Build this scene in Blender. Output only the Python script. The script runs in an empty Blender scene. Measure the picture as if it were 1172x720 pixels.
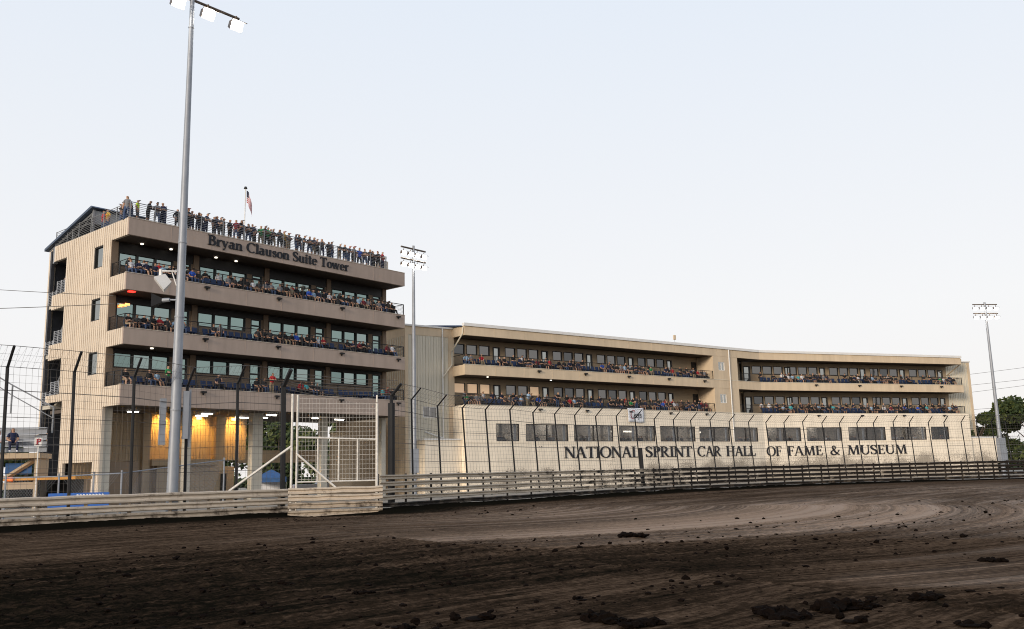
import bpy, bmesh, math, random
import numpy as np
from mathutils import Vector, Matrix
rnd = random.Random(11)
sc = bpy.context.scene
COL = sc.collection
R = math.radians

# ------------------------------------------------------------------ materials
def mat(name, c, rough=.8, var=.12, scale=3., bump=0., bscale=30., metal=0., spec=.3, stretch=(1, 1, 1)):
    m = bpy.data.materials.new(name); m.use_nodes = True
    nt = m.node_tree; b = nt.nodes['Principled BSDF']
    b.inputs['Roughness'].default_value = rough
    b.inputs['Metallic'].default_value = metal
    b.inputs['Specular IOR Level'].default_value = spec
    tc = nt.nodes.new('ShaderNodeTexCoord'); mp = nt.nodes.new('ShaderNodeMapping')
    mp.inputs['Scale'].default_value = stretch
    nt.links.new(tc.outputs['Object'], mp.inputs['Vector'])
    n = nt.nodes.new('ShaderNodeTexNoise'); n.inputs['Scale'].default_value = scale
    n.inputs['Detail'].default_value = 6; n.inputs['Roughness'].default_value = .65
    nt.links.new(mp.outputs[0], n.inputs['Vector'])
    r = nt.nodes.new('ShaderNodeValToRGB')
    r.color_ramp.elements[0].position = .3; r.color_ramp.elements[1].position = .7
    r.color_ramp.elements[0].color = [max(0, x*(1-var)) for x in c]+[1]
    r.color_ramp.elements[1].color = [min(1, x*(1+var)) for x in c]+[1]
    nt.links.new(n.outputs['Fac'], r.inputs[0]); nt.links.new(r.outputs[0], b.inputs['Base Color'])
    if bump:
        n2 = nt.nodes.new('ShaderNodeTexNoise'); n2.inputs['Scale'].default_value = bscale; n2.inputs['Detail'].default_value = 4
        nt.links.new(mp.outputs[0], n2.inputs['Vector'])
        bp = nt.nodes.new('ShaderNodeBump'); bp.inputs['Strength'].default_value = bump; bp.inputs['Distance'].default_value = .02
        nt.links.new(n2.outputs['Fac'], bp.inputs['Height']); nt.links.new(bp.outputs[0], b.inputs['Normal'])
    return m

def emit(name, c, s):
    m = bpy.data.materials.new(name); m.use_nodes = True
    b = m.node_tree.nodes['Principled BSDF']
    b.inputs['Base Color'].default_value = (*c, 1)
    b.inputs['Emission Color'].default_value = (*c, 1); b.inputs['Emission Strength'].default_value = s
    return m

def glass(name, tint, trans=None, rough=.02, mixf=.5):
    m = bpy.data.materials.new(name); m.use_nodes = True
    nt = m.node_tree; nt.nodes.clear()
    out = nt.nodes.new('ShaderNodeOutputMaterial')
    g = nt.nodes.new('ShaderNodeBsdfGlossy'); g.inputs['Color'].default_value = (*tint, 1); g.inputs['Roughness'].default_value = rough
    tc = nt.nodes.new('ShaderNodeTexCoord')
    n = nt.nodes.new('ShaderNodeTexNoise'); n.inputs['Scale'].default_value = .7
    bp = nt.nodes.new('ShaderNodeBump'); bp.inputs['Strength'].default_value = .09; bp.inputs['Distance'].default_value = .06
    nt.links.new(tc.outputs['Object'], n.inputs['Vector']); nt.links.new(n.outputs['Fac'], bp.inputs['Height']); nt.links.new(bp.outputs[0], g.inputs['Normal'])
    o = nt.nodes.new('ShaderNodeBsdfTransparent') if trans else nt.nodes.new('ShaderNodeBsdfDiffuse')
    o.inputs['Color'].default_value = (*(trans or (.02, .025, .025)), 1)
    mx = nt.nodes.new('ShaderNodeMixShader'); mx.inputs[0].default_value = mixf
    nt.links.new(g.outputs[0], mx.inputs[1]); nt.links.new(o.outputs[0], mx.inputs[2]); nt.links.new(mx.outputs[0], out.inputs['Surface'])
    return m

M = {}
M['siding'] = mat('ribbed_tan_siding', (.63, .545, .44), .6, .10, 1.1, spec=.3, stretch=(1, 1, .14))
M['fascia'] = mat('brown_grey_panel', (.40, .315, .258), .7, .13, 1.0, bump=.15, bscale=40, stretch=(1, 1, .2))
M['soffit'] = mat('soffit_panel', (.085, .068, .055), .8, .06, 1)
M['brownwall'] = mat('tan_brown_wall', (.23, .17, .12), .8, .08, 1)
M['inner_siding'] = mat('inner_tan_siding', (.44, .34, .23), .75, .08, .8)
M['darkmetal'] = mat('dark_metal', (.018, .017, .017), .5, .2, 4, spec=.4)
M['blackpaint'] = mat('black_paint', (.012, .012, .013), .55, .15, 4)
M['rail_grey'] = mat('grey_steel_rail', (.24, .25, .26), .45, .15, 4, metal=.2)
M['galv'] = mat('galvanised_steel', (.29, .31, .34), .5, .14, 2.5, metal=.25, bump=.1, bscale=15, stretch=(1, 1, .4))
M['concrete'] = mat('pale_concrete', (.48, .45, .38), .85, .1, 1.5, bump=.2, bscale=25)
M['stucco'] = mat('tan_stucco', (.60, .48, .335), .85, .12, 1.0, bump=.2, bscale=35, stretch=(1, 1, .16))
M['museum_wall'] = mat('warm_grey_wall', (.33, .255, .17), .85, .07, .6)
M['cream_siding'] = mat('cream_siding', (.62, .57, .46), .6, .10, 1.2, stretch=(1, 1, .12))
M['white_trim'] = mat('white_trim', (.72, .71, .68), .5, .06, 2)
M['blue_roof'] = mat('blue_metal_roof', (.02, .06, .16), .45, .15, 2, metal=.3)
M['stair_steel'] = mat('dark_slate_steel', (.055, .057, .065), .6, .2, 2)
M['steel_roof'] = mat('blue_grey_metal', (.07, .095, .14), .5, .15, 2, metal=.3)
M['darkroom'] = mat('dark_interior', (.05, .045, .04), .9, .2, 1)
M['room'] = mat('interior_wall', (.34, .30, .26), .9, .2, 1)
M['teal_glass'] = glass('teal_tinted_glass', (.30, .40, .375), None, .02, .25)
M['teal_glass_b'] = glass('teal_tinted_glass_dull', (.25, .34, .32), None, .03, .3)
M['teal_glass_c'] = glass('teal_tinted_glass_pale', (.34, .42, .40), None, .05, .22)
M['grey_glass_b'] = glass('grey_glass_dark', (.20, .20, .20), None, .04, .5)
M['grey_glass'] = glass('grey_glass', (.30, .29, .28), None, .03, .45)
M['door_glass'] = glass('pale_door_glass', (.45, .46, .44), None, .03, .25)
M['show_glass'] = glass('showroom_glass', (.16, .165, .17), (.82, .83, .84), .02, .72)
M['letter'] = mat('black_lettering', (.012, .013, .018), .5, .1, 4)
M['wire'] = mat('dark_wire', (.11, .10, .09), .6, .2, 2)
M['white_pipe'] = mat('white_painted_pipe', (.66, .63, .57), .55, .2, 5)
M['lamp_lens'] = emit('lit_lens', (1, .96, .88), 60)
M['lamp_shell'] = mat('bronze_lamp_shell', (.14, .11, .085), .45, .15, 5, metal=.2)
M['tube'] = emit('lit_tube', (1, .93, .8), 9)
M['downlight'] = emit('lit_downlight', (1, .9, .75), 2.2)
M['room_fill'] = emit('room_fill_glow', (1, .95, .85), 14)
M['redlamp'] = emit('red_lamp', (1, .03, .02), 3)
M['amber'] = emit('amber_sign', (1, .27, .08), 3.)
M['seat_blue'] = mat('blue_plastic', (.010, .030, .095), .5, .15, 5)
M['bark'] = mat('bark', (.07, .05, .035), .9, .3, 6, bump=.5)
M['leaf_a'] = mat('leaf_dark', (.035, .055, .018), .7, .3, 1.2)
M['leaf_b'] = mat('leaf_light', (.085, .105, .03), .7, .3, 1.2)
M['cloth_white'] = mat('white_vinyl', (.72, .74, .78), .5, .06, 3)
M['cloth_red'] = mat('dark_red_print', (.28, .02, .03), .6, .1, 3)
M['blue_vinyl'] = mat('blue_vinyl', (.03, .12, .42), .5, .12, 2)
M['blue_dull'] = mat('faded_blue_sheet', (.04, .11, .27), .7, .2, 2)
M['orange_trim'] = mat('amber_painted_trim', (.55, .25, .04), .6, .15, 2)
M['rubber'] = mat('rubber', (.015, .015, .015), .8, .1, 3)
M['asphalt'] = mat('concourse_concrete', (.30, .27, .22), .95, .2, .8, bump=.3, bscale=20)
M['white_paint'] = mat('white_car_paint', (.62, .63, .65), .3, .04, 2)
M['red_light'] = mat('red_lens', (.35, .02, .02), .3, .1, 2)

def rail_material(name, base, mud, cover, rgh=.6):
    m = mat(name, base, rgh, .12, 2., bump=.25, bscale=14)
    nt = m.node_tree; b = nt.nodes['Principled BSDF']
    src = b.inputs['Base Color'].links[0].from_socket
    tc = nt.nodes.new('ShaderNodeTexCoord')
    n = nt.nodes.new('ShaderNodeTexNoise'); n.inputs['Scale'].default_value = 1.3; n.inputs['Detail'].default_value = 9; n.inputs['Roughness'].default_value = .75
    nt.links.new(tc.outputs['Object'], n.inputs['Vector'])
    r = nt.nodes.new('ShaderNodeValToRGB'); r.color_ramp.elements[0].position = cover-.06; r.color_ramp.elements[1].position = cover+.08
    r.color_ramp.elements[0].color = (1, 1, 1, 1); r.color_ramp.elements[1].color = (0, 0, 0, 1)
    nt.links.new(n.outputs['Fac'], r.inputs[0])
    mx = nt.nodes.new('ShaderNodeMix'); mx.data_type = 'RGBA'
    nt.links.new(r.outputs[0], mx.inputs[0]); nt.links.new(src, mx.inputs[6]); mx.inputs[7].default_value = (*mud, 1)
    nt.links.new(mx.outputs[2], b.inputs['Base Color'])
    return m
M['rail_pale'] = rail_material('dusty_guardrail_steel', (.52, .44, .345), (.15, .11, .08), .37)
M['rail_mid'] = rail_material('dirty_guardrail_steel', (.40, .33, .25), (.07, .05, .035), .44)
M['rail_curve'] = rail_material('mud_caked_guardrail_steel', (.46, .39, .30), (.022, .016, .012), .5)
def along_x(m, x0, x1, lo, hi):
    nt = m.node_tree; rmp = [n for n in nt.nodes if n.type == 'VALTORGB'][1]; src = rmp.inputs[0].links[0].from_socket
    tc = nt.nodes.new('ShaderNodeTexCoord'); sp = nt.nodes.new('ShaderNodeSeparateXYZ'); nt.links.new(tc.outputs['Object'], sp.inputs[0])
    mr = nt.nodes.new('ShaderNodeMapRange'); mr.inputs[1].default_value = x0; mr.inputs[2].default_value = x1; mr.inputs[3].default_value = lo; mr.inputs[4].default_value = hi
    nt.links.new(sp.outputs['X'], mr.inputs[0]); a = nt.nodes.new('ShaderNodeMath'); a.operation = 'ADD'
    nt.links.new(src, a.inputs[0]); nt.links.new(mr.outputs[0], a.inputs[1]); nt.links.new(a.outputs[0], rmp.inputs[0])
along_x(M['rail_curve'], 3, 26, .18, -.13)
M['rail_dark'] = rail_material('muddy_guardrail_steel', (.11, .085, .06), (.016, .012, .009), .55)

def mud_wall(name, base):
    m = mat(name, base, .85, .10, 1.0, bump=.2, bscale=30, stretch=(1, 1, .2))
    nt = m.node_tree; b = nt.nodes['Principled BSDF']
    src = b.inputs['Base Color'].links[0].from_socket
    tc = nt.nodes.new('ShaderNodeTexCoord'); sep = nt.nodes.new('ShaderNodeSeparateXYZ')
    nt.links.new(tc.outputs['Object'], sep.inputs[0])
    sp = nt.nodes.new('ShaderNodeTexNoise'); sp.inputs['Scale'].default_value = 9.; sp.inputs['Detail'].default_value = 8; sp.inputs['Roughness'].default_value = .8
    nt.links.new(tc.outputs['Object'], sp.inputs['Vector'])
    # splatter patches: broad noise across the wall, strongest near the foot and fading out by the sill
    br = nt.nodes.new('ShaderNodeTexNoise'); br.inputs['Scale'].default_value = .33; br.inputs['Detail'].default_value = 3
    nt.links.new(tc.outputs['Object'], br.inputs['Vector'])
    h = nt.nodes.new('ShaderNodeMapRange'); h.inputs[1].default_value = 1.6; h.inputs[2].default_value = 4.8; h.inputs[3].default_value = .17; h.inputs[4].default_value = -.2
    nt.links.new(sep.outputs['Z'], h.inputs[0])
    a = nt.nodes.new('ShaderNodeMath'); a.operation = 'ADD'; nt.links.new(sp.outputs['Fac'], a.inputs[0]); nt.links.new(h.outputs[0], a.inputs[1])
    b2 = nt.nodes.new('ShaderNodeMath'); b2.operation = 'MULTIPLY_ADD'; nt.links.new(br.outputs['Fac'], b2.inputs[0]); b2.inputs[1].default_value = .55
    mr = nt.nodes.new('ShaderNodeMapRange'); mr.inputs[1].default_value = 9; mr.inputs[2].default_value = 40; mr.inputs[3].default_value = .02; mr.inputs[4].default_value = .15; nt.links.new(sep.outputs['X'], mr.inputs[0])
    a2 = nt.nodes.new('ShaderNodeMath'); a2.operation = 'ADD'; nt.links.new(a.outputs[0], a2.inputs[0]); nt.links.new(mr.outputs[0], a2.inputs[1]); nt.links.new(a2.outputs[0], b2.inputs[2])
    r = nt.nodes.new('ShaderNodeValToRGB'); r.color_ramp.elements[0].position = .97; r.color_ramp.elements[1].position = 1.08
    r.color_ramp.elements[0].color = (0, 0, 0, 1); r.color_ramp.elements[1].color = (.68, .68, .68, 1)
    nt.links.new(b2.outputs[0], r.inputs[0])
    mx = nt.nodes.new('ShaderNodeMix'); mx.data_type = 'RGBA'
    nt.links.new(r.outputs[0], mx.inputs[0]); nt.links.new(src, mx.inputs[6]); mx.inputs[7].default_value = (.13, .105, .08, 1)
    nt.links.new(mx.outputs[2], b.inputs['Base Color'])
    return m
M['cream_block'] = mud_wall('mud_flecked_cream_wall', (.83, .735, .59))

# ------------------------------------------------------------------ mesh helper
class MB:
    def __init__(s, mtx=None): s.v = []; s.f = []; s.mi = []; s.m = mtx
    def add(s, vs, fs, mi=0):
        o = len(s.v)
        s.v += [tuple(s.m @ Vector(v)) if s.m else tuple(v) for v in vs]
        for f in fs: s.f.append([o+i for i in f]); s.mi.append(mi)
        return s
    def box(s, x0, x1, y0, y1, z0, z1, mi=0):
        return s.add([(x0, y0, z0), (x1, y0, z0), (x1, y1, z0), (x0, y1, z0), (x0, y0, z1), (x1, y0, z1), (x1, y1, z1), (x0, y1, z1)],
                     [(3, 2, 1, 0), (4, 5, 6, 7), (0, 1, 5, 4), (1, 2, 6, 5), (2, 3, 7, 6), (3, 0, 4, 7)], mi)
    def tube(s, p0, p1, r0, r1=None, n=6, mi=0):
        r1 = r0 if r1 is None else r1
        p0 = Vector(p0); p1 = Vector(p1); d = (p1-p0)
        if d.length < 1e-6: return s
        d.normalize(); a = d.orthogonal().normalized(); b = d.cross(a)
        vs = []
        for p, r in ((p0, r0), (p1, r1)):
            for i in range(n):
                t = 2*math.pi*(i+.5)/n; vs.append(p+a*math.cos(t)*r+b*math.sin(t)*r)
        fs = [(i, (i+1) % n, n+(i+1) % n, n+i) for i in range(n)]
        if n > 3: fs += [tuple(range(n-1, -1, -1)), tuple(range(n, 2*n))]
        return s.add(vs, fs, mi)
    def path(s, pts, r, n=5, mi=0):
        for a, b in zip(pts[:-1], pts[1:]): s.tube(a, b, r, r, n, mi)
        return s
    def prism(s, poly, f0, f1, mi=0):          # poly 2-D -> f0(p), f1(p) 3-D points
        n = len(poly)
        vs = [f0(p) for p in poly]+[f1(p) for p in poly]
        return s.add(vs, [tuple(range(n-1, -1, -1)), tuple(range(n, 2*n))]+[(i, (i+1) % n, n+(i+1) % n, n+i) for i in range(n)], mi)
    def build(s, name, mats, parent=None, smooth=False):
        me = bpy.data.meshes.new(name)
        me.from_pydata(s.v, [], s.f)
        ms = mats if isinstance(mats, (list, tuple)) else [mats]
        for m in ms: me.materials.append(m)
        if len(ms) > 1: me.polygons.foreach_set('material_index', s.mi)
        me.validate(); me.update()
        bm = bmesh.new(); bm.from_mesh(me); bmesh.ops.recalc_face_normals(bm, faces=bm.faces); bm.to_mesh(me); bm.free()
        if smooth: me.polygons.foreach_set('use_smooth', [True]*len(me.polygons))
        o = bpy.data.objects.new(name, me); COL.objects.link(o)
        if parent: o.parent = parent
        return o

def tag(o, label=None, cat=None, group=None, kind=None):
    if label: o['label'] = label
    if cat: o['category'] = cat
    if group: o['group'] = group
    if kind: o['kind'] = kind
    return o
def thing(name, label, cat, loc=(0, 0, 0), rz=0, group=None):
    o = bpy.data.objects.new(name, None); COL.objects.link(o); o.empty_display_size = .3
    o.location = loc; o.rotation_euler = (0, 0, rz)
    return tag(o, label, cat, group)
def copy_thing(o, loc, rz, label=None):
    c = o.copy(); COL.objects.link(c); c.location = loc; c.rotation_euler = (0, 0, rz)
    if label: c['label'] = label
    for ch in list(o.children):
        d = ch.copy(); COL.objects.link(d); d.parent = c
        for g in list(ch.children):
            e = g.copy(); COL.objects.link(e); e.parent = d
    return c

def cells(mb, u0, u1, v0, v1, holes, put, mi=0):
    """fill a wall rectangle with boxes, leaving rectangular holes"""
    us = sorted({u0, u1, *[h[i] for h in holes for i in (0, 1) if u0 < h[i] < u1]})
    vs = sorted({v0, v1, *[h[i] for h in holes for i in (2, 3) if v0 < h[i] < v1]})
    for a, b in zip(us[:-1], us[1:]):
        run = None
        for c, d in zip(vs[:-1], vs[1:]):
            um, vm = (a+b)/2, (c+d)/2
            hole = any(h[0] < um < h[1] and h[2] < vm < h[3] for h in holes)
            if hole:
                if run: put(mb, a, b, run[0], run[1], mi); run = None
            else: run = (run[0], d) if run else (c, d)
        if run: put(mb, a, b, run[0], run[1], mi)

# ------------------------------------------------------------------ serif lettering from strokes
def ribbon(pts, ws):
    out = []
    n = len(pts)
    L, Rr = [], []
    for i in range(n):
        a = pts[max(0, i-1)]; b = pts[min(n-1, i+1)]
        dx, dy = b[0]-a[0], b[1]-a[1]; l = math.hypot(dx, dy) or 1
        nx, ny = -dy/l, dx/l; w = ws[i]/2
        L.append((pts[i][0]+nx*w, pts[i][1]+ny*w)); Rr.append((pts[i][0]-nx*w, pts[i][1]-ny*w))
    return [[L[i], L[i+1], Rr[i+1], Rr[i]] for i in range(n-1)]
def rect(x0, y0, x1, y1): return [[(x0, y0), (x1, y0), (x1, y1), (x0, y1)]]
def arc(cx, cy, rx, ry, a0, a1, thick, thin, n=18):
    pts, ws = [], []
    for i in range(n+1):
        a = R(a0+(a1-a0)*i/n); c = abs(math.cos(a))
        pts.append((cx+rx*math.cos(a), cy+ry*math.sin(a))); ws.append(thin+(thick-thin)*c**1.4)
    return ribbon(pts, ws)
def diag(x0, y0, x1, y1, w): return [[(x0-w/2, y0), (x0+w/2, y0), (x1+w/2, y1), (x1-w/2, y1)]]
def curve(pts, ws, n=6):
    P, W = [], []
    m = len(pts)
    for i in range(m-1):
        p0, p1, p2, p3 = pts[max(0, i-1)], pts[i], pts[i+1], pts[min(m-1, i+2)]
        for k in range(n+(i == m-2)):
            t = k/n
            P.append(tuple(.5*((2*p1[j])+(-p0[j]+p2[j])*t+(2*p0[j]-5*p1[j]+4*p2[j]-p3[j])*t*t+(-p0[j]+3*p1[j]-3*p2[j]+p3[j])*t**3) for j in (0, 1)))
            W.append(ws[i]*(1-t)+ws[i+1]*t)
    return ribbon(P, W)
def glyph(ch, K, k):       # K thick stroke, k thin stroke, cap height 1
    s = .05
    def st(x, y0=0., y1=1., w=K, e=.1, top=True, bot=True):
        g = rect(x-w/2, y0, x+w/2, y1)
        if bot: g += rect(x-w/2-e, y0, x+w/2+e, y0+s)
        if top: g += rect(x-w/2-e, y1-s, x+w/2+e, y1)
        return g
    if ch == 'I': return st(.2), .4
    if ch == 'N': return st(.15, w=k+.01)+st(.82, w=k+.01, bot=False)+diag(.15, 1, .82, 0, K*1.15), .97
    if ch == 'A': return diag(.1, 0, .44, 1, k)+diag(.46, 1, .8, 0, K)+rect(.22, .33, .68, .33+k)+rect(0, 0, .22, s)+rect(.66, 0, .95, s), .94
    if ch == 'T': return st(.42, top=False)+rect(.03, 1-k, .81, 1)+[[(.03, 1), (.09, 1), (.06, .78), (.03, .78)], [(.81, 1), (.75, 1), (.78, .78), (.81, .78)]], .84
    if ch == 'O': return arc(.5, .5, .42, .485, 0, 360, K, k, 36), 1.
    if ch == 'C': return arc(.52, .5, .42, .485, 48, 312, K, k, 30)+[[(.83, 1.), (.88, 1.), (.88, .7), (.83, .74)]], .93
    if ch == 'L': return st(.2)+rect(.2, 0, .68, k)+[[(.68, 0), (.62, 0), (.68, .26), (.71, .26)]], .74
    if ch == 'S': return curve([(.56, .8), (.44, .95), (.3, .97), (.14, .88), (.13, .7), (.3, .54), (.5, .42), (.58, .25), (.5, .09), (.33, .03), (.17, .06), (.08, .22)], [k, k, k*1.2, K*.8, K, K*1.1, K*1.1, K, K*.8, k*1.2, k, k])+rect(.54, .72, .59, .98)+rect(.06, .02, .11, .28), .68
    if ch in 'PR':
        g = st(.2)+arc(.3, .73, .32, .25, -90, 90, K, k)+rect(.2, .96-.02, .32, 1)+rect(.2, .46, .32, .46+k)
        if ch == 'R': return g+diag(.38, .5, .76, 0, K)+rect(.68, 0, .92, s), .9
        return g, .7
    if ch == 'B': return st(.2)+arc(.3, .75, .3, .225, -90, 90, K, k)+arc(.32, .27, .36, .25, -90, 90, K, k)+rect(.2, 1-k, .32, 1)+rect(.2, .5, .34, .5+k)+rect(.2, 0, .34, k), .78
    if ch == 'H': return st(.2)+st(.8)+rect(.2, .47, .8, .47+k), 1.
    if ch in 'FE':
        g = st(.2)+rect(.2, 1-k, .64, 1)+rect(.2, .48, .5, .48+k)+rect(.5, .38, .54, .64)+[[(.64, 1), (.58, 1), (.62, .78), (.65, .78)]]
        if ch == 'E': g += rect(.2, 0, .66, k)+[[(.66, 0), (.6, 0), (.66, .24), (.69, .24)]]
        return g, .72 if ch == 'E' else .68
    if ch == 'M': return diag(.14, 0, .22, 1, k)+diag(.25, 1, .58, 0, K)+diag(.56, 0, .88, 1, k)+diag(.92, 1, 1., 0, K)+rect(.02, 0, .27, s)+rect(.85, 0, 1.14, s)+rect(.1, 1-s, .3, 1)+rect(.82, 1-s, 1.05, 1), 1.18
    if ch == 'U': return st(.2, .3, 1, bot=False)+st(.78, .3, 1, w=k, bot=False)+arc(.49, .32, .29, .3, 180, 360, K*.75, k*1.5), .95
    if ch == '&': return curve([(.92, .5), (.8, .3), (.6, .08), (.35, .02), (.14, .12), (.12, .32), (.28, .48), (.5, .62), (.56, .82), (.44, .96), (.3, .88), (.3, .7), (.46, .42), (.7, .14), (.95, .03)], [k, k, k*1.3, K*.7, K, K*.8, k, k, K*.7, k, K*.7, K*.8, K, K, k])+rect(.8, .5, 1.02, .54), 1.05
    X = .66
    if ch == 'r': return st(.18, 0, X, e=.07, top=False)+rect(.04, X-s, .18, X)+curve([(.26, .48), (.36, .62), (.48, .6)], [k, K*.6, K*.9]), .52
    if ch == 'n': return st(.17, 0, X, e=.06, top=False)+rect(.03, X-s, .17, X)+st(.54, 0, .45, e=.06, top=False)+arc(.37, .44, .17, .19, 0, 150, K, k), .74
    if ch == 'y': return diag(.12, X, .33, .06, K)+diag(.56, X, .3, -.1, k)+curve([(.34, .02), (.26, -.18), (.12, -.22)], [k, k*1.4, K*.8])+rect(0, X-s, .27, X)+rect(.44, X-s, .66, X), .66
    if ch == 'a': return st(.45, .08, .5, top=False, bot=False)+arc(.3, .49, .16, .15, 0, 160, K*.9, k)+arc(.3, .19, .2, .18, 40, 290, K, k)+curve([(.45, .12), (.5, .02), (.6, .06)], [K*.8, K*.6, k]), .64
    if ch == 'l': return st(.17, e=.06, top=False)+rect(.03, 1-s, .17, 1), .34
    if ch == 'u': return st(.17, .2, X, top=False, bot=False)+rect(.03, X-s, .17, X)+st(.54, 0, X, top=False, bot=False)+rect(.4, X-s, .54, X)+rect(.54, 0, .68, s)+arc(.35, .2, .17, .18, 180, 320, K, k), .74
    if ch == 's': return curve([(.42, .5), (.35, .62), (.22, .62), (.12, .52), (.2, .4), (.36, .29), (.42, .16), (.32, .04), (.18, .03), (.08, .18)], [k, k, k, K*.8, K, K, K*.8, k*1.2, k, k]), .52
    if ch == 'o': return arc(.32, .33, .23, .31, 0, 360, K, k, 28), .64
    if ch == 'i': return st(.17, 0, X, e=.06, top=False)+rect(.03, X-s, .17, X)+arc(.17, .86, .06, .06, 0, 360, .12, .12, 10), .35
    if ch == 't': return st(.2, .1, .86, top=False, bot=False)+rect(.04, X-.07, .4, X)+curve([(.2, .12), (.27, .02), (.4, .1)], [K*.9, K*.6, k]), .44
    if ch == 'e': return arc(.32, .33, .22, .31, 0, 318, K, k, 24)+rect(.15, .34, .5, .34+k), .6
    if ch == 'w': return diag(.1, X, .28, 0, K)+diag(.28, 0, .45, X, k)+diag(.45, X, .63, 0, K)+diag(.63, 0, .82, X, k)+rect(0, X-s, .24, X)+rect(.34, X-s, .55, X)+rect(.72, X-s, .92, X), .92
    return [], .4
def lettering(mb, text, x0, x1, zb, cap, put, K=.15, k=.055, shear=0., mi=0):
    w = 0; g = []
    for ch in text:
        polys, adv = glyph(ch, K, k); g.append((polys, w)); w += adv
    sx = (x1-x0)/w
    for polys, off in g:
        for p in polys:
            q = [(x0+(x+off+shear*y)*sx, zb+y*cap) for x, y in p]
            mb.prism(q, lambda t: put(t[0], t[1], 0), lambda t: put(t[0], t[1], 1), mi)

# ------------------------------------------------------------------ people
def seg_dist(p, a, b):
    ab = b-a; t = max(0, min(1, (p-a).dot(ab)/max(1e-9, ab.length_squared)))
    return (p-(a+ab*t)).length
def person_mesh(name, pose, head):
    J = {}; Rd = {}; bones = []
    def j(n, p, r): J[n] = Vector(p); Rd[n] = r if isinstance(r, tuple) else (r, r)
    def bn(a, b, s): bones.append((a, b, s))
    sit = pose.startswith('sit')
    hz = .50 if sit else .93
    lean = {'stand_lean': -.13, 'sit_forward': -.16, 'sit_back': .06}.get(pose, 0 if not sit else .02)
    def T(z): return lean*(z-hz)/.6       # forward lean of the trunk
    j('pelvis', (0, 0, hz+.04), (.16, .125)); 
    for n, z, r in (('waist', .2, (.145, .115)), ('chest', .40, (.17, .125)), ('neckb', .52, (.09, .075)), ('neck', .585, (.055, .058)), ('jaw', .655, (.066, .078)), ('head', .72, (.078, .098)), ('crown', .785, (.066, .078))):
        j(n, (0, T(hz+z)-(.02 if n in ('jaw', 'head') else 0), hz+z), r)
    ch = ['pelvis', 'waist', 'chest', 'neckb', 'neck', 'jaw', 'head', 'crown']
    for a, b, s in zip(ch[:-1], ch[1:], (1, 1, 1, 0, 0, 0, 0)): bn(a, b, s)
    for sd, sg in (('L', 1), ('R', -1)):
        sh = Vector((sg*.19, T(hz+.47), hz+.47)); j('sh'+sd, sh, (.072, .07)); bn('neckb', 'sh'+sd, 1)
        if pose in ('stand_lean', 'stand_rail'): el = (sg*.27, T(hz+.3)-.12, hz+.22); wr = (sg*.13, T(hz+.3)-.36, hz+.24); hd = (sg*.03, T(hz+.3)-.40, hz+.24)
        elif pose in ('stand_cross', 'sit_cross'): el = (sg*.28, T(hz+.3)-.05, hz+.2); wr = (sg*.03, T(hz+.3)-.2, hz+.27); hd = (-sg*.07, T(hz+.3)-.2, hz+.29)
        elif pose == 'stand_phone' : el = (sg*.25, -.16, hz+.24); wr = (sg*.1, -.33, hz+.46); hd = (sg*.06, -.36, hz+.52)
        elif pose == 'stand_hang': el = (sg*.25, .03, hz+.2); wr = (sg*.27, -.03, hz-.04); hd = (sg*.27, -.05, hz-.13)
        elif pose == 'stand_pocket': el = (sg*.31, .06, hz+.2); wr = (sg*.2, -.05, hz+.03); hd = (sg*.17, -.08, hz-.03)
        elif pose == 'sit_forward': el = (sg*.25, T(hz+.3)-.12, hz+.2); wr = (sg*.08, -.38, hz+.12); hd = (sg*.02, -.42, hz+.12)
        elif pose == 'sit_drink' and sg == 1: el = (.27, -.12, hz+.26); wr = (.1, -.25, hz+.46); hd = (.06, -.24, hz+.54)
        else: el = (sg*.27, T(hz+.3)-.04, hz+.2); wr = (sg*.15, -.26, hz+.12); hd = (sg*.11, -.33, hz+.1)
        j('el'+sd, el, .05); j('wr'+sd, wr, .036); j('hd'+sd, hd, (.045, .032))
        mid = (Vector(J['sh'+sd])+Vector(el))*.5; j('sl'+sd, mid, .062)
        bn('sh'+sd, 'sl'+sd, 1); bn('sl'+sd, 'el'+sd, 1 if head == 'hair' else 0); bn('el'+sd, 'wr'+sd, 0); bn('wr'+sd, 'hd'+sd, 0)
        w = .11
        if sit:
            spread = .06 if pose in ('sit_rest', 'sit_drink') else .02
            kf = -.44; af = {'sit_back': -.62, 'sit_cross': -.38}.get(pose, -.42)
            j('hip'+sd, (sg*w, -.03, hz), (.098, .09)); j('kn'+sd, (sg*(w+spread), kf, hz+.03), .07)
            j('ca'+sd, (sg*(w+spread), (kf+af)/2, hz*.55), .058); j('an'+sd, (sg*(w+spread), af, .09), .045); j('to'+sd, (sg*(w+spread), af-.16, .045), (.045, .035))
        else:
            st = .04 if pose in ('stand_hang', 'stand_cross') else .02
            j('hip'+sd, (sg*w, 0, hz-.05), (.1, .1)); j('kn'+sd, (sg*(w+st), -.02, .5), .068)
            j('ca'+sd, (sg*(w+st), .0, .34), .06); j('an'+sd, (sg*(w+st), .02, .09), .045); j('to'+sd, (sg*(w+st+.02), -.14, .045), (.045, .035))
        bn('pelvis', 'hip'+sd, 2); bn('hip'+sd, 'kn'+sd, 2); bn('kn'+sd, 'ca'+sd, 3); bn('ca'+sd, 'an'+sd, 3); bn('an'+sd, 'to'+sd, 4)
    names = list(J); idx = {n: i for i, n in enumerate(names)}
    me = bpy.data.meshes.new('tmp'); me.from_pydata([J[n] for n in names], [(idx[a], idx[b]) for a, b, _ in bones], []); me.update()
    o = bpy.data.objects.new('tmp', me); COL.objects.link(o)
    fat = {n: 1.22 if n in ('pelvis','waist','chest','neckb') else 1.15 for n in names}
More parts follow.
